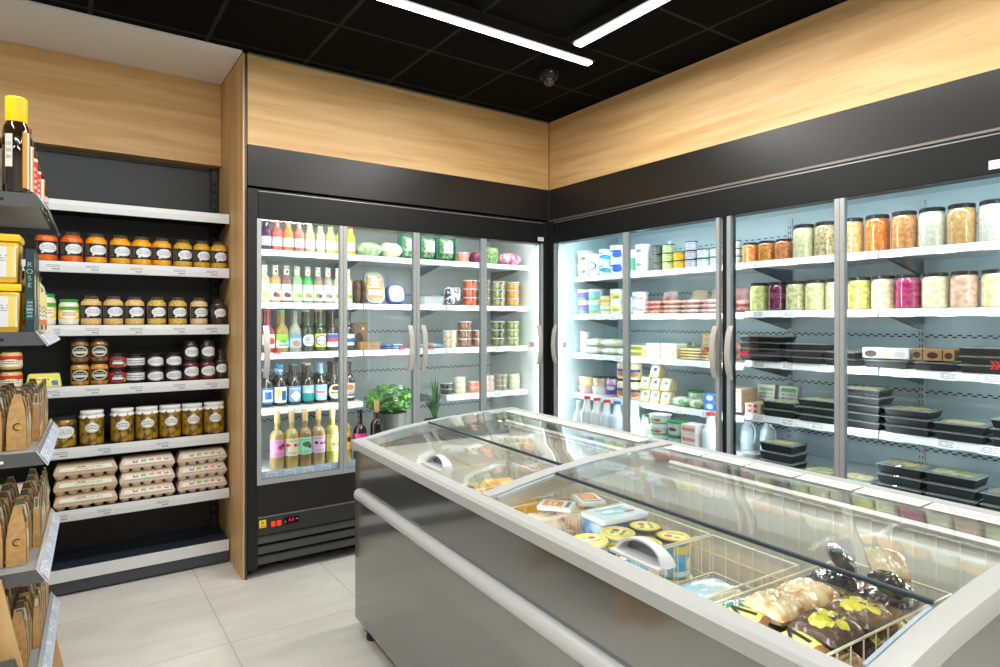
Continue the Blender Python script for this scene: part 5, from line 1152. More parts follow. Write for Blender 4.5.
for ya, yb in ((y0, y0 + t), (y1 - t, y1)): b.extrude([(x, zt(x) - .043) for x in xe] + [(xe[-1], .07), (xe[0], .07)], 'y', ya, yb)
obj('body', b.mesh('body', body_m, 0), FZ)
b = MB(); e = .003
b.box(x0 + t + .001, x0 + t + e, y0 + t + .004, y1 - t - .004, .304, .80).box(x1 - t - e, x1 - t - .001, y0 + t + .004, y1 - t - .004, .304, .86)
b.box(x0 + t + .004, x1 - t - .004, y0 + t + .001, y0 + t + e, .304, .80).box(x0 + t + .004, x1 - t - .004, y1 - t - e, y1 - t - .001, .304, .80)
b.box(x0 + t + .004, x1 - t - .004, y0 + t + .004, y1 - t - .004, .301, .3035)
obj('inner_liner', b.mesh('inner_liner', inner_m, 0), FZ)
# rims
obj('front_rim', MB().extrude([(FX0, .802), (FX0 + .058, .802), (FX0 + .058, .834), (FX0 + .048, .840), (FX0 + .012, .838), (FX0 + .002, .830)], 'y', FY0 + .0425, FY1 - .0425).mesh('front_rim', rim_m, 30), FZ)
obj('back_rim', MB().extrude([(FX1 - .045, .862), (FX1, .862), (FX1, .910), (FX1 - .006, .916), (FX1 - .039, .916), (FX1 - .045, .910)], 'y', FY0 + .0425, FY1 - .0425).mesh('back_rim', rim_m, 30), FZ)
xs_ = [FX0 + (FX1 - FX0) * k / 18 for k in range(19)]
def end_rim(ya, yb, drop, m, nm, lift=.003, xa=0, xb=19):
    q = xs_[xa:xb]
    return obj(nm, MB().extrude([(x, zt(x) + lift) for x in q] + [(x, zt(x) - .042) for x in reversed(q)], 'y', ya, yb).bev(.004, 2).mesh(nm, m, 40), FZ)
end_rim(FY1 - .042, FY1, .802, rim_m, 'end_rim'); end_rim(FY0, FY0 + .042, .802, rim_m, 'end_rim')
YD = 1.575
obj('divider_bar', MB().extrude([(x, zt(x) + .006) for x in xs_[1:18]] + [(x, zt(x) - .012) for x in reversed(xs_[1:18])], 'y', YD - .024, YD + .024).mesh('divider_bar', rim_m, 40), FZ)
obj('divider_face', MB().extrude([(x, zt(x) - .0125) for x in xs_[1:18]] + [(x, zt(x) - .052) for x in reversed(xs_[1:18])], 'y', YD - .018, YD + .018).mesh('divider_face', rim_refl, 40), FZ)
# bumper rails
def bumper(ax, c0, c1, fixed, nm):
    n = 10; ring = [(.024 * math.cos(2 * math.pi * k / n), .026 * math.sin(2 * math.pi * k / n)) for k in range(n)]
    R_ = []
    for c, s_ in ((c0, .3), (c0 + .008, .8), (c0 + .02, 1), (c1 - .02, 1), (c1 - .008, .8), (c1, .3)):
        R_.append([(fixed + a * s_, c, .616 + q * s_) if ax == 'y' else (c, fixed + a * s_, .616 + q * s_) for a, q in ring])
    obj(nm, MB().loft(R_).mesh(nm, mat('bumper grey', (196, 198, 198), .35), 50), FZ)
bumper('y', FY0 + .06, FY1 - .06, FX0 + .008, 'bumper_rail'); bumper('y', FY0 + .06, FY1 - .06, FX1 - .008, 'bumper_rail')
bumper('x', FX0 + .05, FX1 - .05, FY0 + .022, 'bumper_rail'); bumper('x', FX0 + .05, FX1 - .05, FY1 - .008, 'bumper_rail')
for (px_, py_) in ((FX0 + .06, FY1 - .10), (FX1 - .06, FY1 - .10), (FX0 + .06, FY0 + .12), (FX1 - .06, FY0 + .12)):
    obj('foot', MB().lathe([(.024, 0), (.026, .004), (.024, .02), (.012, .022), (.012, .069)], 14, px_, py_).mesh('foot', black2, 40), FZ)
# price strip under the glass along the back rim, and small stops on the rim
stp = label_mat('freezer strip print', (236, 234, 226), text=[(.5, .55, .48, .36, 3, (150, 146, 140))])
for ya, yb in ((FY0 + .10, YD - .05), (YD + .06, FY1 - .10)):
    n = 6; b = MB()
    for k in range(n):
        a, c = yb - (yb - ya) * k / n, yb - (yb - ya) * (k + 1) / n
        z = lambda x: zt(x) + .0075
        b.face([(1.60, a - .004, z(1.60)), (1.60, c + .004, z(1.60)), (1.655, c + .004, z(1.655)), (1.655, a - .004, z(1.655))], 0, ((0, 0), (1, 0), (1, 1), (0, 1)))
    obj('price_strip', b.mesh('price_strip', stp, 0), FZ)
for y in (FY1 - .085, YD + .09, YD - .09, FY0 + .17):
    obj('rim_stop', MB().tube((FX1 - .0455, y, .902), (FX1 - .056, y, .902), .006, 10).mesh('rim_stop', slot, 40), FZ)
# sliding lids
pale_frame = pane_mat('lid edge plastic', tint=(206, 226, 236), haze=.45, base=.06, hazecol=(214, 230, 238))
def lid_sheet(xa, xb, ya, yb, dz, th=.005):
    n = 12; top = [(xa + (xb - xa) * k / n) for k in range(n + 1)]
    return MB().extrude([(x, zt(x) + dz) for x in top] + [(x, zt(x) + dz - th) for x in reversed(top)], 'y', ya, yb).mesh('lid', lid_glass, 60)
seam = mat('dark seal', (58, 74, 84), .35)
for ya, yb, hy, xm in ((YD + .0245, FY1 - .0425, 1.985, 1.255), (FY0 + .0425, YD - .0245, .985, 1.19)):
    fr = obj('front_lid', lid_sheet(FX0 + .055, xm, ya, yb, -.004), FZ)
    bk = obj('back_lid', lid_sheet(xm - .03, FX1 - .05, ya, yb, .0035), FZ)
    obj('seal_strip', MB().extrude([(xm - .03, zt(xm) - .0030), (xm - .024, zt(xm) - .0025), (xm - .024, zt(xm) + .0052), (xm - .03, zt(xm) + .0045)], 'y', ya + .006, yb - .006).mesh('seal_strip', seam, 0), bk)
    for yy in (ya + .003, yb - .009):
        n = 10; top = [FX0 + .07 + (xm - .035 - FX0 - .07) * k / n for k in range(n + 1)]
        obj('lid_edge', MB().extrude([(x, zt(x) + .0002) for x in top] + [(x, zt(x) - .0035) for x in reversed(top)], 'y', yy, yy + .006).mesh('lid_edge', pale_frame, 60), fr)
    # half-moon handle: a scooped plate with a dark hollow, opening towards the aisle
    hx = FX0 + .076; hz = zt(hx) - .0035; w = .070; hh = .036
    arc = [(w * math.cos(math.pi * k / 16), hh * math.sin(math.pi * k / 16)) for k in range(17)]
    def ringp(sc, x, lean=0): return [(x + lean * z / hh, hy - y * sc, hz + .004 + z * sc) for y, z in arc]
    h = MB()
    A0, A1 = ringp(1.0, hx, .012), ringp(.88, hx + .001, .012)
    B0 = ringp(1.0, hx + .042, -.008); B1 = ringp(.84, hx + .035, -.006)
    def strip(P, Q):
        for k in range(16): h.face([P[k], P[k + 1], Q[k + 1], Q[k]])
    strip(A0, A1); strip(A0, B0); strip(A1, B1); strip(B0, B1)
    h.box(hx - .014, hx + .042, hy - w * 1.03, hy + w * 1.03, hz + .0005, hz + .006)
    bmesh.ops.remove_doubles(h.bm, verts=h.bm.verts, dist=1e-5)
    ho = obj('handle', h.mesh('handle', mat('handle grey', (200, 202, 202), .35), 40), fr)
    g = MB(); P = ringp(.875, hx + .030, 0)
    g.face(P); obj('handle_hollow', g.mesh('handle_hollow', mat('handle hollow', (112, 120, 128), .4), 0), fr)

# ------------------------------------------------------------------ inside the freezer: wire baskets and frozen food
wire_m = mat('white coated wire', (212, 200, 180), .35)
def basket(x0, x1, y0, y1, z0, z1, label, pitch=.042, r=.0019):
    b = MB()
    for z in (z0, z1, z0 + (z1 - z0) * .55): b.path([(x0, y0, z), (x1, y0, z), (x1, y1, z), (x0, y1, z), (x0, y0, z)], r * (1.35 if z == z1 else 1))
    n = max(2, round((x1 - x0) / pitch))
    for k in range(1, n):
        x = x0 + (x1 - x0) * k / n; b.path([(x, y0, z1), (x, y0, z0), (x, y1, z0), (x, y1, z1)], r * .8)
    n = max(2, round((y1 - y0) / pitch))
    for k in range(n + 1):
        y = y0 + (y1 - y0) * k / n; b.path([(x0, y, z1), (x0, y, z0), (x1, y, z0), (x1, y, z1)], r * .8)
    for (a, c) in ((x0, y0), (x1, y0), (x0, y1), (x1, y1)): b.tube((a, c, .3045), (a, c, z0), r)
    o_ = obj('wire_basket', b.mesh('wire_basket', wire_m, 60)); o_.rotation_euler = (0, 0, FA)
    tag(o_, label, 'basket', 'wire baskets in the freezer'); return o_
BX0, BX1 = .965, 1.31
BF = .56
basket(BX0, BX1, 1.410, 1.548, BF, .800, 'wire freezer basket of pale pink bags next to the divider bar')
basket(BX0, BX1, 1.085, 1.398, BF, .800, 'wire freezer basket holding ice cream tubs')
basket(BX0, BX1, .840, 1.074, BF + .03, .800, 'wire freezer basket of flat fish packs')
basket(BX0, BX1 + .15, .60, .829, BF + .02, .790, 'wire freezer basket under the pile of gold and brown bags')
basket(BX0, 1.40, 1.88, 2.20, .62, .765, 'wire freezer basket holding the yellow boxes')
def rack(x, ya, yb, label):
    b = MB(); r = .0018
    for z in (.34, .60, .845): b.tube((x, ya, z), (x, yb, z), r * 1.2)
    n = round((yb - ya) / .05)
    for k in range(n + 1):
        y = ya + (yb - ya) * k / n; b.tube((x, y, .3045), (x, y, .85), r)
    o_ = obj('wire_rack', b.mesh('wire_rack', wire_m, 60)); o_.rotation_euler = (0, 0, FA); tag(o_, label, 'rack', 'wire racks in the freezer')
rack(1.645, .56, 1.545, 'tall wire rack against the freezer wall in the bay with ice cream')
rack(1.645, 1.61, 2.56, 'tall wire rack against the freezer wall in the bay with yellow boxes')
def xrack(y, label):
    b = MB(); r = .0018
    for z in (.34, .60, .80): b.tube((.96, y, z), (1.63, y, z), r * 1.2)
    for k in range(15): b.tube((.96 + .67 * k / 14, y, .3045), (.96 + .67 * k / 14, y, .80), r)
    o_ = obj('wire_rack', b.mesh('wire_rack', wire_m, 60)); o_.rotation_euler = (0, 0, FA); tag(o_, label, 'rack', 'wire racks in the freezer')
xrack(2.34, 'wire rack across the freezer between yellow boxes and brown stand-in boxes')
def fput(kind, parts, x, y, z, label, cat, group=None, rz=0.0, tx=0.0, ty=0.0):
    return put(kind, parts, fw(x, y, z), 0, label, cat, group, rot=(R(tx), R(ty), FA + R(rz)))
# bay next to the fridge: boxes imitating reflected oak, and yellow boxes
cb = mat('oak reflection', (206, 170, 130), .7, col2=(192, 154, 114), scale=60)  # boxes added to imitate the brown reflection of the oak header
cbf = label_mat('cardboard print', (204, 168, 128), [('r', .3, .6, .14, .2, (188, 146, 100))], (.65, .5, .24, .2, 2, (150, 110, 80)))
k = 0
for x in (1.06, 1.27, 1.48):
    for z in (.3045, .4555):
        fput('reflection_box', carton(.19, .17, .15, cb, cbf), x, 2.45, z, '%s cardboard stand-in box in the freezer, %s from the aisle side' % (('lower', 'upper')[z > .4], ORD[int((x - 1.06) / .2)]), 'box', 'cardboard stand-ins in the freezer'); k += 1
yb_m = mat('yellow carton', (240, 176, 30), .45); ybf = label_mat('yellow box print', (242, 178, 30), [('r', .5, .5, .24, .5, (226, 120, 50)), ('r', .8, .6, .14, .3, (250, 214, 120))], (.3, .5, .14, .3, 3, (150, 60, 40)))
def ybox(stripe):
    def f():
        b = MB().box(-.055, .055, -.09, .09, 0, .032).bev(.002, 1).mesh('carton', yb_m, 30)
        c = MB(); c.face([(-.053, -.088, .0328), (.053, -.088, .0328), (.053, .088, .0328), (-.053, .088, .0328)], 0, ((0, 0), (1, 0), (1, 1), (0, 1)))
        return [('box_body', b, []), ('top_print', c.mesh('top_print', stripe, 0), [])]
    return cached(('ybox', stripe.name), f)
yp1 = label_mat('yellow top a', (246, 190, 50), [('r', .5, .78, .5, .14, (70, 96, 150)), ('e', .5, .36, .34, .18, (250, 214, 110)), ('r', .8, .2, .1, .16, (226, 110, 60))], (.5, .55, .36, .07, 1, (160, 60, 40)))
yp2 = label_mat('yellow top b', (244, 176, 40), [('r', .5, .2, .5, .1, (50, 60, 80)), ('r', .3, .6, .2, .2, (226, 130, 80)), ('e', .66, .62, .24, .16, (252, 226, 140))])
BFZ = BF + .0025
YBZ = .6225
for i, (x, y, z, r_, m_, lb) in enumerate(((1.06, 2.03, YBZ, 4, yp1, 'lower yellow box with navy band nearest the aisle rim'), (1.195, 2.03, YBZ, -3, yp2, 'lower middle yellow box in the wire basket'), (1.325, 2.03, YBZ, 6, yp1, 'lower yellow box with navy band nearest the freezer middle'),
        (1.07, 2.03, YBZ + .0335, -6, yp2, 'second layer yellow box with orange patch nearest the aisle rim'), (1.20, 2.03, YBZ + .0335, 5, yp1, 'second layer yellow box with navy band'), (1.33, 2.04, YBZ + .0335, -4, yp2, 'second layer yellow box with orange patch near freezer middle'),
        (1.12, 2.02, YBZ + .067, 10, yp1, 'top yellow box with navy band lying on the pile'), (1.28, 2.03, YBZ + .067, -12, yp2, 'top yellow box with orange patch lying on the pile'))):
    fput('frozen_food_box', ybox(m_), x, y, z, lb, 'box', 'yellow frozen food boxes', r_)
sheetm = label_mat('blue white leaflet', (232, 234, 236), [('r', .5, .7, .4, .16, (96, 126, 186)), ('r', .5, .2, .34, .1, (200, 90, 120))], (.5, .42, .36, .1, 2, (120, 130, 150)))
fput('frozen_food_box', carton(.13, .10, .05, mat('white carton', (228, 228, 226), .5), sheetm), 1.52, 1.82, .3045, 'white carton with blue band standing deep in the freezer', 'box')
# second bay: pale pink bags, leaflets, ice cream
pinkb = mat('pale pink bag', (226, 186, 160), .3, col2=(240, 220, 204), scale=16, coat=.6, bump=.2); pinkc = mat('cream frozen bag', (232, 204, 176), .3, col2=(206, 140, 104), scale=10, coat=.6, lo=.55, hi=.75)
for i, (x, y, z, w, d, h, r_, m_) in enumerate(((1.055, 1.479, BFZ, .15, .115, .07, 4, pinkb), (1.22, 1.479, BFZ, .15, .115, .07, -4, pinkc), (1.055, 1.479, BFZ + .081, .15, .115, .07, -6, pinkc), (1.22, 1.479, BFZ + .081, .15, .115, .07, 6, pinkb), (1.05, 1.479, BFZ + .162, .145, .115, .062, 3, pinkb), (1.21, 1.479, BFZ + .162, .15, .115, .062, -4, pinkb))):
    fput('frozen_food_bag', pack(w, d, h, m_, 90 + i, .3), x, y, z, '%s %s pink frozen bag, %s the aisle rim' % (('bottom', 'middle', 'top')[i // 2], ('plain', 'mottled', 'mottled', 'plain', 'plain', 'plain')[i], ('beside', 'away from')[i % 2]), 'frozen bag', 'pink frozen bags', r_)
leaf_o = label_mat('orange leaflet', (236, 232, 226), [('r', .5, .6, .36, .3, (236, 140, 66)), ('r', .5, .14, .4, .06, (120, 120, 130))], (.5, .62, .26, .16, 2, (250, 226, 200)))
def flatcard(w, d, m):
    def f():
        b = MB().box(-w / 2, w / 2, -d / 2, d / 2, 0, .012).bev(.001, 1).mesh('pack', mat('white carton', (228, 228, 226), .5), 0)
        c = MB(); c.face([(-w * .48, -d * .48, .0127), (w * .48, -d * .48, .0127), (w * .48, d * .48, .0127), (-w * .48, d * .48, .0127)], 0, ((0, 0), (1, 0), (1, 1), (0, 1)))
        return [('box_body', b, []), ('top_print', c.mesh('top_print', m, 0), [])]
    return cached(('flat', w, d, m.name), f)
fput('flat_pack', flatcard(.075, .10, leaf_o), 1.115, 1.479, BFZ + .236, 'flat orange and white pack on the pink bags, closer to the aisle rim', 'pack', None, 40)
fput('flat_pack', flatcard(.075, .10, leaf_o), 1.235, 1.479, BFZ + .236, 'flat orange and white pack on the pink bags, beside the big tub', 'pack', None, -20)
tubtop = label_mat('ice cream top', (222, 232, 240), [('e', .5, .5, .36, .3, (150, 200, 226)), ('e', .36, .56, .16, .14, (240, 240, 236)), ('r', .78, .3, .12, .08, (200, 90, 80)), ('e', .6, .44, .12, .1, (236, 222, 170))], (.5, .78, .36, .08, 1, (60, 110, 180)))
def bigtub():
    w, d, h = .165, .106, .122
    b = MB().frustum(w * .88, d * .86, w * .97, d * .96, 0, h * .86).bev(.008, 2).mesh('tub', mat('blue ice cream tub', (70, 130, 200), .35, col2=(200, 222, 240), scale=14), 40)
    l = MB().box(-w / 2, w / 2, -d / 2, d / 2, h * .865, h).bev(.006, 2).mesh('lid', mat('pale tub lid', (226, 232, 238), .3), 40)
    c = MB(); c.face([(-w * .44, -d * .42, h + .0008), (w * .44, -d * .42, h + .0008), (w * .44, d * .42, h + .0008), (-w * .44, d * .42, h + .0008)], 0, ((0, 0), (1, 0), (1, 1), (0, 1)))
    return [('tub_body', b, []), ('lid', l, []), ('top_print', c.mesh('top_print', tubtop, 0), [])]
BT = bigtub()
fput('ice_cream_tub', BT, 1.215, 1.339, BFZ, 'lower blue rectangular ice cream tub in the wire basket', 'ice cream tub', 'rectangular ice cream tubs', 1)
fput('ice_cream_tub', BT, 1.215, 1.339, BFZ + .1235, 'upper blue rectangular ice cream tub with printed pale lid', 'ice cream tub', 'rectangular ice cream tubs', -1)
icet = label_mat('ice tub side', (110, 170, 214), [('r', .5, .86, .5, .12, (236, 206, 90)), ('e', .3, .4, .16, .26, (240, 226, 160)), ('e', .72, .36, .16, .24, (206, 130, 80)), ('r', .5, .1, .5, .08, (230, 236, 240))], (.5, .6, .3, .1, 1, (40, 80, 150)))
def pint(rim):
    h, r = .098, .044
    b = MB().lathe([(r * .84, 0), (r * .86, .003), (r * .98, h * .9), (r * .98, h * .905)], 24).mesh('tub', mat('ice tub blue', (120, 176, 214), .35), 50)
    l = MB().lathe([(r * 1.03, h * .908), (r * 1.05, h * .915), (r * 1.05, h * .985), (r * .98, h), (r * .93, h * .992), (r * .928, h * .990)], 26).mesh('lid', mat('ice lid ' + rim, (36, 46, 56) if rim == 'dark' else (226, 206, 150), .3), 40)
    c = MB(); n = 22; l_ = c._uv()
    c.face([(r * .92 * math.cos(2 * math.pi * k / n), r * .92 * math.sin(2 * math.pi * k / n), h * .9935) for k in range(n)], 0, [(.5 + .5 * math.cos(2 * math.pi * k / n), .5 + .5 * math.sin(2 * math.pi * k / n)) for k in range(n)])
    top = c.mesh('top_print', label_mat('ice top', (238, 220, 130), [('e', .55, .55, .34, .2, (244, 232, 180)), ('e', .64, .6, .14, .12, (196, 90, 70)), ('e', .36, .64, .1, .08, (120, 150, 80)), ('ring', .5, .5, .49, .49, (226, 196, 90))], (.5, .32, .28, .1, 1, (80, 90, 120))), 0)
    return [('tub_body', b, [('side_print', MB().arc(r * .87 + .0008, h * .04, h * .86, 170, 30, r1=r * .975 + .0008).mesh('side_print', icet, 40))]), ('lid', l, [('top_print', top)])]
PD, PL = pint('dark'), pint('gold')
spots = ((1.030, 1.226, 'gold', 'beside the aisle rim'), (1.128, 1.232, 'gold', 'at the big blue tub'), (1.226, 1.230, 'dark', 'deepest in the freezer'), (1.130, 1.139, 'gold', 'by the lid handle'), (1.232, 1.1345, 'dark', 'at the basket corner'))
for i, (x, y, k_, wh) in enumerate(spots):   # stacks of three
    fput('ice_cream_tub', PD if k_ == 'dark' else PL, x, y, BFZ + .1365, 'round ice cream tub with %s lid rim %s' % (k_, wh), 'ice cream tub', 'round ice cream tubs', 30 * i)
    fput('ice_cream_tub', PL, x, y, BFZ + .036, 'lower round ice cream tub under the %s-rimmed tub %s' % (k_, wh), 'ice cream tub', 'round ice cream tubs', 50 * i)
    fput('ice_cream_tub', tub(.034, .043, mat('ice tub blue', (120, 176, 214), .35), lid_w, None), x, y, BFZ, 'flat ice cream tub at the bottom of stack %s' % wh, 'ice cream tub', 'flat ice cream tubs', 50 * i)
fput('frozen_food_bag', pack(.10, .095, .16, mat('violet white bag', (226, 226, 236), .3, col2=(110, 90, 190), scale=12, coat=.8, lo=.55, hi=.62), 120, .5), 1.035, 1.335, BFZ, 'white and violet frozen bag between pink bags and round tubs', 'frozen bag')
# fish packs
fishm = mat('navy fish pack', (22, 40, 66), .25, col2=(232, 170, 90), scale=17, coat=1.0, lo=.58, hi=.62); fisht = mat('teal fish pack', (40, 150, 140), .25, col2=(226, 120, 90), scale=15, coat=1.0, lo=.52, hi=.6); fishb = mat('pale blue fish pack', (170, 206, 226), .25, col2=(216, 206, 180), scale=8, coat=1.0)
fk = ('beside the aisle rim and the ice cream', 'deeper in beside the ice cream', 'beside the aisle rim and the gold bags', 'deeper in beside the gold bags')
fm = ((fishm, fisht, fisht, fishm), (fisht, fishm, fishm, fisht), (fishm, fishb, fishm, fisht))
for L in range(3):
    for q, (x, y, w) in enumerate(((1.045, 1.015, .14), (1.212, 1.015, .17), (1.045, .900, .14), (1.212, .900, .17))):
        m_ = fm[L][q]
        fput('fish_pack', pack(w, .105, .036, m_, 130 + L * 4 + q, .3, 14, .3), x, y, BFZ + .03 + L * .0435, '%s %s fish pack %s' % (('bottom', 'middle', 'top')[L], {fishm: 'navy', fisht: 'teal', fishb: 'pale blue'}[m_], fk[q]), 'frozen pack', 'flat fish packs', (3, -4, 5, -3)[(q + L) % 4])
# the pile of brown and gold bags
brn = mat('brown bag', (62, 46, 42), .2, col2=(136, 100, 84), scale=16, coat=1.0, lo=.5, hi=.7, bump=.3); gold = mat('gold crumpled bag', (232, 200, 158), .22, col2=(196, 122, 76), scale=26, coat=1.0, lo=.48, hi=.66, bump=.35); dkb = mat('dark bag', (48, 34, 30), .2, col2=(196, 120, 90), scale=14, coat=1.0, lo=.56, hi=.66, bump=.3)
ylw = label_mat('yellow lettered bag', (232, 196, 80), [('e', .5, .5, .46, .4, (240, 226, 130)), ('r', .5, .06, .5, .08, (150, 100, 60))])
brl = label_mat('brown bag with yellow', (92, 70, 62), [('e', .34, .5, .2, .22, (226, 206, 70)), ('e', .72, .6, .2, .16, (222, 206, 80)), ('e', .52, .2, .12, .12, (232, 214, 90)), ('r', .86, .24, .04, .2, (226, 206, 180))], (.6, .3, .3, .06, 1, (226, 206, 90)), .22)
ink = mat('black print', (30, 26, 22), .5)
def bag_M():
    p = MB().pillow(.10, .085, .03, 7, 12, .15).mesh('pack', ylw, 60)
    x = text_mesh('M', .075, ink); x.transform(Matrix.Translation((0, 0, .0315)))
    return [('bag', p, []), ('lettering', x, [])]
BM = bag_M()
k_ = 0
pk = ('beside the aisle rim', 'second from the aisle rim', 'third from the aisle rim', 'furthest from the aisle rim')
pm = ((brn, brl, brn, brl, gold, brn, brl, brn), (gold, gold, brn, gold, brl, brl, brn, brl), (gold, brn, gold, brn, brl, gold, brl, brl), (gold, gold, gold, dkb, brl, brl, brl, brn))
nm_ = {brn: 'brown', gold: 'gold crumpled', dkb: 'dark brown', brl: 'yellow-printed brown'}
for L in range(4):
    for q in range(8):
        x = 1.022 + .107 * (q % 4); y = (.772, .668)[q // 4]
        if L == 3 and q % 4 == 0: continue
        m_ = pm[L][q]
        fput('frozen_food_bag', pack(.106, .100, .046, m_, 150 + (q * 3 + L) % 7, .3, 16, .5), x, y, BFZ + .024 + L * .056, '%s %s bag %s, row %s' % (('lowest', 'second layer', 'third layer', 'top layer')[L], nm_[m_], pk[q % 4], ('by the fish packs', 'by the near rim')[q // 4]), 'frozen bag', 'brown and gold frozen bags', ((q * 7 + L * 5) % 9 - 4) * .8, (0 if L < 3 else ((q * 5) % 7 - 3) * 1.2), (0 if L < 3 else ((q * 3) % 5 - 2) * 1.5))
fput('frozen_food_bag', BM, 1.028, .775, BFZ + .192, 'yellow bag lettered M beside the aisle rim nearest the fish packs', 'frozen bag', 'yellow bags lettered M', 14, 0, -8)
fput('frozen_food_bag', BM, 1.028, .668, BFZ + .192, 'yellow bag lettered M beside the aisle rim nearest the near rim', 'frozen bag', 'yellow bags lettered M', -12, 0, -8)
for i, (x, y, z, m_, w_, rr, tx, lb) in enumerate(((1.325, .765, BFZ + .262, dkb, .10, 35, 48, 'dark crumpled bag sticking up highest at the back of the pile'), (1.405, .705, BFZ + .256, gold, .085, -30, 40, 'gold crumpled bag sticking up beside the wires'), (1.290, .640, BFZ + .256, dkb, .07, 5, 20, 'small dark crumpled bag on top by the near rim'))):
    fput('frozen_food_bag', pack(w_, .075, .034, m_, 170 + i, .4, 16, .6), x, y, z, lb, 'frozen bag', 'crumpled bags on top of the pile', rr, tx, 10)

for ya, yb in ((FY0 + .06, YD - .04), (YD + .04, FY1 - .06)):
    cx_, cy_, _ = fw(1.615, (ya + yb) / 2)
    area('freezer light', (cx_, cy_, .862), (0, R(38), FA), .014, yb - ya - .03, 1.9, (1.0, .97, .92))
    cx_, cy_, _ = fw(.952, (ya + yb) / 2)
    area('freezer light', (cx_, cy_, .826), (0, R(-52), FA), .012, yb - ya - .03, 1.6, (1.0, .97, .92))
    obj('light_strip', MB().box(1.622, 1.634, ya + .02, yb - .02, .864, .872).mesh('light_strip', glow('freezer strip light', (255, 250, 240), 1.6), 0), FZ)
# ------------------------------------------------------------------ gondola shelves cut by the frame edge, turned a little against the walls
GA = R(-1.962)
def gw(x, y, z=0.0): c, s_ = math.cos(GA), math.sin(GA); return (x * c - y * s_, x * s_ + y * c, z)
GD = thing('gondola_shelving', 'grey gondola shelves with kraft pouches and honey tubs facing the aisle', 'shelving', gw(-.37, 2.47), GA)
gx = lambda X: X + .37
gy = lambda Y: Y - 2.47
GY0, GY1, GX0, GX1 = 2.135, 2.80, -.60, -.142
GZ = (1.696, 1.317, .987, .663, .357)
gm = mat('gondola grey', (84, 86, 88), .4)
obj('back_panel', MB().box(gx(-.625), gx(-.602), gy(GY0), gy(GY1), 0, 1.75).mesh('back_panel', gm, 0), GD)
railp = label_mat('gondola rail tags', (196, 208, 224), [('r', .12, .5, .08, .36, (226, 232, 238)), ('r', .37, .5, .08, .36, (222, 228, 236)), ('r', .62, .5, .08, .36, (226, 232, 238)), ('r', .87, .5, .08, .36, (222, 228, 236))], (.5, .5, .5, .34, 5, (164, 176, 200)))
for i, z in enumerate(GZ):
    s = obj('shelf', MB().box(gx(GX0), gx(GX1), gy(GY0) + .003, gy(GY1) - .003, z - .014, z).mesh('shelf', mat('gondola shelf top', (150, 154, 156), .4), 0), GD)
    for yy in (GY0, GY1 - .003):
        obj('bracket', MB().extrude([(gx(GX0), z + .003), (gx(GX1) + .004, z + .003), (gx(GX1) + .020, z - .022), (gx(GX1) + .018, z - .034), (gx(GX0), z - .036)], 'y', gy(yy), gy(yy) + .003).mesh('bracket', gm, 0), s)
    obj('fixing_hole', MB().tube((gx(-.215), gy(GY0) - .0006, z - .018), (gx(-.215), gy(GY0) + .0002, z - .018), .0045, 10).mesh('fixing_hole', paper_w if i == 2 else slot, 0), s)
    rl = MB(); a, b_ = (gx(GX1) + .0015, z + .006), (gx(GX1) + .027, z - .036)
    rl.face([(a[0], gy(GY0), a[1]), (b_[0], gy(GY0), b_[1]), (b_[0], gy(GY1), b_[1]), (a[0], gy(GY1), a[1])], 0)
    rl2 = MB().extrude([(a[0] - .002, a[1]), (a[0] + .001, a[1] + .001), (b_[0] + .002, b_[1]), (b_[0] - .001, b_[1] - .001)], 'y', gy(GY0) - .001, gy(GY1) + .001)
    obj('price_rail', rl2.mesh('price_rail', mat('clear grey rail', (206, 212, 218), .2, coat=1.0), 0), s)
    c = MB(); o1 = .0018
    c.face([(b_[0] + o1 + .001, gy(GY0) + .004, b_[1] + .003), (b_[0] + o1 + .001, gy(GY1) - .004, b_[1] + .003), (a[0] + o1 + .001, gy(GY1) - .004, a[1] - .003), (a[0] + o1 + .001, gy(GY0) + .004, a[1] - .003)], 0, ((0, 0), (1, 0), (1, 1), (0, 1)))
    obj('price_tag', c.mesh('price_tag', railp, 0), s)
# sloping oak end boards under the third shelf
for yy in (GY0 - .028, GY1 + .004):
    obj('end_board', MB().extrude([(gx(-.60), 0), (gx(-.09), 0), (gx(-.214), .660), (gx(-.60), .660)], 'y', gy(yy), gy(yy) + .018).mesh('end_board', oak_z, 0), GD)
t = thing('display_box', 'small dark grey display box standing against the gondola end', 'box', gw(-.27, 2.045), GA)
obj('box_body', MB().box(-.11, .095, -.05, .05, 0, .40).mesh('box_body', mat('display kraft', (190, 150, 100), .6), 0), t)
obj('lid', MB().frustum(.215, .108, .190, .09, .4003, .455, 0, -.0075).mesh('lid', mat('display lid', (66, 70, 70), .45), 0), t)

def gput(kind, parts, x, y, z, label, cat, group, rz=0):
    return put(kind, parts, gw(x, y, z + .0006), GA + R(rz), label, cat, group)
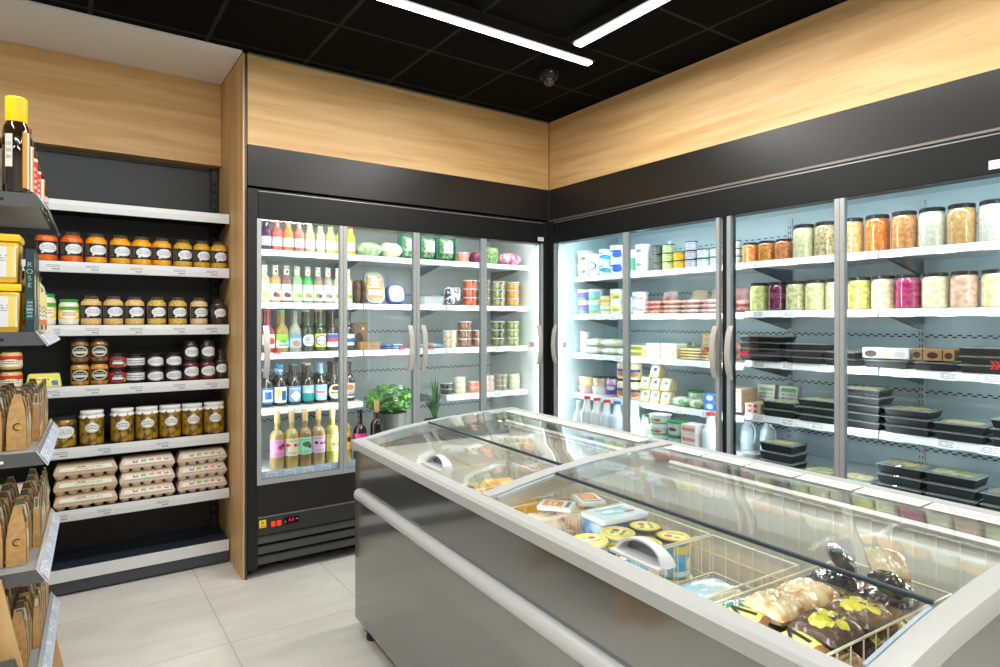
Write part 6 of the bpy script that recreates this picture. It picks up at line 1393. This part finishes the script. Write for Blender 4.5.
# bottles of sauce and oil on the top shelf
g_oil = con('dark sauce glass', (26, 20, 14), (48, 34, 18), 12, .08); ycap = mat('yellow cap', (246, 214, 16), .35); rcap = mat('red cap', (186, 34, 40), .4); bcap = mat('black cap', (30, 30, 32), .35)
l_w = label_mat('white side label', (226, 228, 222), [('r', .82, .5, .16, .46, (232, 150, 40)), ('r', .3, .5, .16, .24, (236, 236, 230))]); l_r = label_mat('red white label', (234, 234, 230), [('r', .55, .5, .2, .42, (220, 60, 40))], (.55, .5, .14, .3, 4, (240, 230, 220))); l_p = label_mat('purple round label', (50, 36, 30), [('e', .5, .5, .4, .36, (206, 196, 216))], (.5, .5, .24, .16, 2, (90, 60, 110)))
yb_ = list(bottle(.272, .031, g_oil, ycap, None, (.12, .62), .70, .66, .73, None, caph=.745))
yb_.append(('label', MB().arc(.0317, .075, .165, 17, 6, -118).mesh('label', label_mat('paper strip label', (222, 220, 206), text=(.5, .5, .36, .3, 3, (150, 146, 130))), 40), []))
yb_.append(('side_label', MB().arc(.0317, .02, .175, 20, 6, -40).mesh('side_label', label_mat('orange strip label', (226, 150, 40), [('r', .8, .5, .22, .5, (226, 222, 206))]), 40), []))
gput('sauce_bottle', yb_, -.188, 2.185, GZ[0], 'tall dark bottle with yellow cap at the shelf end', 'bottle', 'sauce bottles on the gondola')
gput('sauce_bottle', bottle(.235, .030, g_oil, rcap, l_w, (.12, .6), .46, .66, .8, None, half=100), -.258, 2.20, GZ[0], 'dark bottle with red cap beside the yellow-capped bottle', 'bottle', 'sauce bottles on the gondola')
for i, (x, y, h, cp, l, lb) in enumerate(((-.186, 2.29, .262, rcap, l_w, 'red-capped bottle directly behind the yellow-capped bottle'), (-.258, 2.30, .24, ycap, l_w, 'yellow-capped bottle in the inner row behind a red-capped one'), (-.184, 2.40, .245, rcap, l_r, 'red-capped bottle with red lettering, third along the shelf edge'), (-.182, 2.50, .215, bcap, l_r, 'black-capped bottle with red lettering, fourth along the shelf edge'), (-.178, 2.60, .205, bcap, l_w, 'black-capped bottle, fifth along the shelf edge'), (-.178, 2.72, .165, bcap, l_p, 'short bottle with round purple label at the far shelf end'))):
    gput('sauce_bottle', bottle(h, .030 if i < 5 else .034, g_oil, cp, l, (.12, .62), .46, .66, .8, None, half=110), x, y, GZ[0], lb, 'bottle', 'sauce bottles on the gondola', 30)
# honey tubs, boxes and bottles on the second shelf
honey = mat('honey yellow tub', (240, 190, 22), .3, coat=.8)
hl = label_mat('honey label', (232, 234, 236), [('r', .32, .84, .26, .05, (90, 130, 190)), ('r', .32, .45, .26, .05, (90, 130, 190)), ('r', .88, .5, .08, .5, (244, 220, 120))], (.44, .62, .36, .12, 3, (150, 160, 180)))
def honey_tub():
    w, d, h = .145, .12, .135
    b = MB().frustum(w * .92, d * .92, w * .97, d * .97, 0, h * .84).bev(.010, 2).mesh('tub', honey, 40)
    l = MB().box(-w / 2, w / 2, -d / 2, d / 2, h * .845, h).bev(.006, 2).mesh('lid', mat('honey lid', (250, 212, 30), .3), 40)
    return [('tub_body', b, []), ('lid', l, []), ('label', MB().card(w * .70, h * .62, .0006, -d / 2 - .0004, h * .12, 0, .012).mesh('label', hl, 0), [])]
HT = honey_tub()
gput('honey_tub', HT, -.247, 2.225, GZ[1], 'lower yellow honey tub at the gondola shelf end', 'tub', 'yellow honey tubs')
gput('honey_tub', HT, -.250, 2.227, GZ[1] + .1365, 'upper yellow honey tub stacked at the gondola shelf end', 'tub', 'yellow honey tubs')
gput('honey_tub', HT, -.300, 2.37, GZ[1], 'lower yellow honey tub behind the stacked pair', 'tub', 'yellow honey tubs')
gput('honey_tub', HT, -.300, 2.372, GZ[1] + .1365, 'upper yellow honey tub behind the stacked pair', 'tub', 'yellow honey tubs')
def teal_box():
    b = MB().box(-.0095, .0095, -.045, .045, 0, .232).bev(.001, 1).mesh('carton', mat('teal black box', (28, 62, 66), .35), 0)
    tx = text_mesh('R\nO\nS\nE', .019, mat('pale lettering', (150, 190, 186), .5))
    tx.transform(Matrix.Rotation(R(90), 4, 'X')); tx.transform(Matrix.Translation((0, -.0456, .160)))
    g = MB().card(.016, .06, .0005, -.0458, .035).mesh('front_print', label_mat('teal print', (36, 84, 86), [('r', .5, .5, .5, .06, (120, 170, 160))], (.5, .5, .4, .4, 5, (150, 196, 190))), 0)
    s_ = MB().card(.082, .15, .0005, -.0102, .03).mesh('side_print', label_mat('fish box side', (30, 40, 50), [('e', .4, .6, .3, .3, (226, 214, 150)), ('e', .6, .3, .24, .2, (206, 206, 196)), ('r', .5, .06, .5, .06, (40, 110, 120))], (.5, .3, .3, .16, 4, (120, 130, 130))), 0)
    s_.transform(Matrix.Rotation(R(90), 4, 'Z'))
    return [('box_body', b, [('lettering', tx), ('front_print', g), ('side_print', s_)])]
TB = teal_box()
for i, y in enumerate((2.21, 2.31)):
    gput('food_box', TB, -.157, y, GZ[1], ('slim teal box with vertical pale letters at the shelf end', 'slim teal box directly behind the lettered teal box')[i], 'box', 'slim teal boxes')
wlb = label_mat('pale dressing label', (232, 228, 206), [('e', .5, .66, .36, .24, (240, 226, 150)), ('r', .5, .08, .5, .08, (226, 120, 60))], (.5, .4, .34, .18, 3, (140, 140, 130)))
for i, y in enumerate((2.40, 2.49, 2.58, 2.67)):
    gput('dressing_bottle', bottle((.20, .19, .20, .185)[i], .028, con('dressing %d' % (i % 2), ((222, 206, 140), (60, 70, 60))[i % 2], ((236, 224, 176), (90, 96, 80))[i % 2]), bcap, wlb, (.1, .66), .45, .68, .8, None, half=110), -.174, y, GZ[1], 'pale dressing bottle, %s along the shelf edge behind the teal boxes' % ORD[i], 'bottle', 'dressing bottles on the gondola', 40)
for i, y in enumerate((2.47, 2.56)):
    gput('juice_bottle', bottle(.275, .033, con('heart juice', (230, 170, 60), (240, 196, 110)), mat('green lid', (36, 160, 70), .35), label_mat('heart label', (206, 214, 196), [('e', .36, .6, .2, .2, (236, 160, 40)), ('e', .64, .6, .2, .2, (236, 160, 40)), ('d', .5, .46, .36, .34, (236, 160, 40))]), (.5, .76), .5, .78, .9, None, half=80), -.262, y, GZ[1], ('tall juice bottle with orange heart behind the honey tubs', 'tall orange juice bottle furthest behind the honey tubs')[i], 'bottle', 'juice bottles on the gondola')
gput('food_pouch', bag_up(.075, .04, .27, mat('bright green pouch', (130, 200, 50), .35, col2=(190, 226, 120), scale=10, coat=.5), None, 200), -.345, 2.50, GZ[1], 'bright green pouch behind the honey tubs', 'pouch', 'green pouches')
# kraft pouches
krf = mat('kraft pouch', (206, 164, 104), .6, col2=(194, 150, 92), scale=60); krt = mat('kraft fold', (120, 96, 66), .7)
sides = [label_mat('pouch print %d' % k, bg, [('r', .5, .84, .5, .14, a), ('e', .5, .45, .36, .2, c), ('r', .5, .1, .5, .1, (206, 164, 104))], (.5, .62, .34, .06, 1, (90, 90, 80))) for k, (bg, a, c) in enumerate((((214, 206, 186), (84, 104, 66), (150, 96, 70)), ((206, 196, 176), (110, 70, 56), (104, 122, 80)), ((178, 146, 98), (70, 84, 56), (214, 204, 184)), ((196, 160, 104), (96, 66, 48), (222, 212, 190))))]
blackp = mat('logo ink', (40, 34, 28), .5); yel = mat('logo yellow', (244, 200, 30), .5)
def pouch(k, w, d, printed, h):
    def f():
        lv = ((0, 1, 1), (.1, 1, 1), (.45, .98, .9), (.68, .84, .62), (.82, .66, .36), (.92, .48, .14), (1.0, .36, .03))
        rings = []
        for z, a, c in lv:
            x, y = w / 2 * a, d / 2 * c
            rings.append([(-x, -y, z * h), (x, -y, z * h), (x, y, z * h), (-x, y, z * h)])
        b = MB().loft(rings).bev(.0015, 1).mesh('pouch', krf, 30)
        lg = MB(); n = 14
        def pt(r_, t): return (.002 + r_ * math.cos(t), -d / 2 * .965 - .0012, .066 + r_ * math.sin(t))
        for q in range(n):
            t0, t1 = R(50 + 260 * q / n), R(50 + 260 * (q + 1) / n)
            lg.face([pt(.0075, t0), pt(.0105, t0), pt(.0105, t1), pt(.0075, t1)])
        logo = lg.mesh('logo', blackp, 0)
        dt = MB(); dt.face([(.006 + .005 * math.cos(2 * math.pi * q / 12), -d / 2 * .965 - .0009, .059 + .005 * math.sin(2 * math.pi * q / 12)) for q in range(12)])
        dot = dt.mesh('logo_dot', yel, 0)
        sd = MB()
        zz = [(.06, 1, 1), (.45, .98, .9), (.68, .84, .62), (.82, .66, .36), (.92, .48, .14)]
        for (z0, a0, c0), (z1, a1, c1) in zip(zz, zz[1:]):
            sd.face([(w / 2 * a0 + .0012, -d / 2 * c0, z0 * h), (w / 2 * a0 + .0012, d / 2 * c0, z0 * h), (w / 2 * a1 + .0012, d / 2 * c1, z1 * h), (w / 2 * a1 + .0012, -d / 2 * c1, z1 * h)], 0, ((0, z0), (1, z0), (1, z1), (0, z1)))
        side = sd.mesh('side_print', sides[k], 0)
        subs = [('side_print', side)]
        if printed:
            fp = MB(); zf = [(.60, .88, .73), (.68, .84, .62), (.82, .66, .36), (.92, .48, .14), (.985, .39, .045)]
            for (z0, a0, c0), (z1, a1, c1) in zip(zf, zf[1:]):
                fp.face([(-w / 2 * a0 * .97, -d / 2 * c0 - .0014, z0 * h), (w / 2 * a0 * .97, -d / 2 * c0 - .0014, z0 * h), (w / 2 * a1 * .97, -d / 2 * c1 - .0014, z1 * h), (-w / 2 * a1 * .97, -d / 2 * c1 - .0014, z1 * h)], 0, ((0, (z0 - .6) / .4), (1, (z0 - .6) / .4), (1, (z1 - .6) / .4), (0, (z1 - .6) / .4)))
            subs.append(('front_print', fp.mesh('front_print', sides[k], 0)))
        else: subs += [('logo', logo), ('logo_dot', dot)]
        return [('pouch_body', b, subs)]
    return cached(('pouch', k, w, d, h, printed), f)
for si, place in ((2, 'upper pouch shelf'), (3, 'middle pouch shelf'), (4, 'lower pouch shelf')):
    hh = (.156, .165, .170)[si - 2]
    for ci, (x, ys, rowname) in enumerate(((-.189, (2.225, 2.295, 2.365, 2.435, 2.505, 2.575, 2.645, 2.715), 'middle row'), (-.243, (2.225, 2.295, 2.365, 2.435, 2.505, 2.575, 2.645), 'inner row'), (-.1555, (2.385, 2.455, 2.525, 2.595, 2.665, 2.735), 'aisle row'))):
        for yi, y in enumerate(ys):
            outer = ci == 2
            p = pouch((yi + ci + si) % 4, .018 if outer else .046, .056 if outer else .044, yi > 0 or outer, hh * (1.02 if outer else (1, 1.04, .97)[yi % 3]))
            gput('food_pouch', p, x, y, GZ[si], 'kraft paper pouch, %s from near end in %s, %s' % (ORD[yi], rowname, place), 'pouch', 'kraft pouches on the gondola', rnd.uniform(-4, 4))
# ------------------------------------------------------------------ camera and render look
cd = bpy.data.cameras.new('camera'); co = bpy.data.objects.new('camera', cd); C.objects.link(co)
cd.sensor_width = 36.0; cd.lens = 22.5; cd.shift_y = -0.0125
co.location = (0, 0, 1.35); co.rotation_euler = (R(90), 0, -math.atan2(.5704, .8214)); cd.clip_start = 0.05
bpy.context.scene.camera = co
w = bpy.data.worlds.new('world'); bpy.context.scene.world = w; w.use_nodes = True
w.node_tree.nodes['Background'].inputs[0].default_value = (0.8, 0.85, 0.9, 1); w.node_tree.nodes['Background'].inputs[1].default_value = 0.0
sc = bpy.context.scene
sc.view_settings.view_transform = 'Standard'; sc.view_settings.look = 'None'; sc.view_settings.gamma = 1.0; sc.view_settings.use_curve_mapping = False
sc.view_settings.exposure = 0.0
cy = sc.cycles
cy.use_denoising = True; cy.max_bounces = 10; cy.diffuse_bounces = 5; cy.glossy_bounces = 5; cy.transparent_max_bounces = 24; cy.transmission_bounces = 4
cy.caustics_reflective = False; cy.caustics_refractive = False; cy.sample_clamp_indirect = 6.0
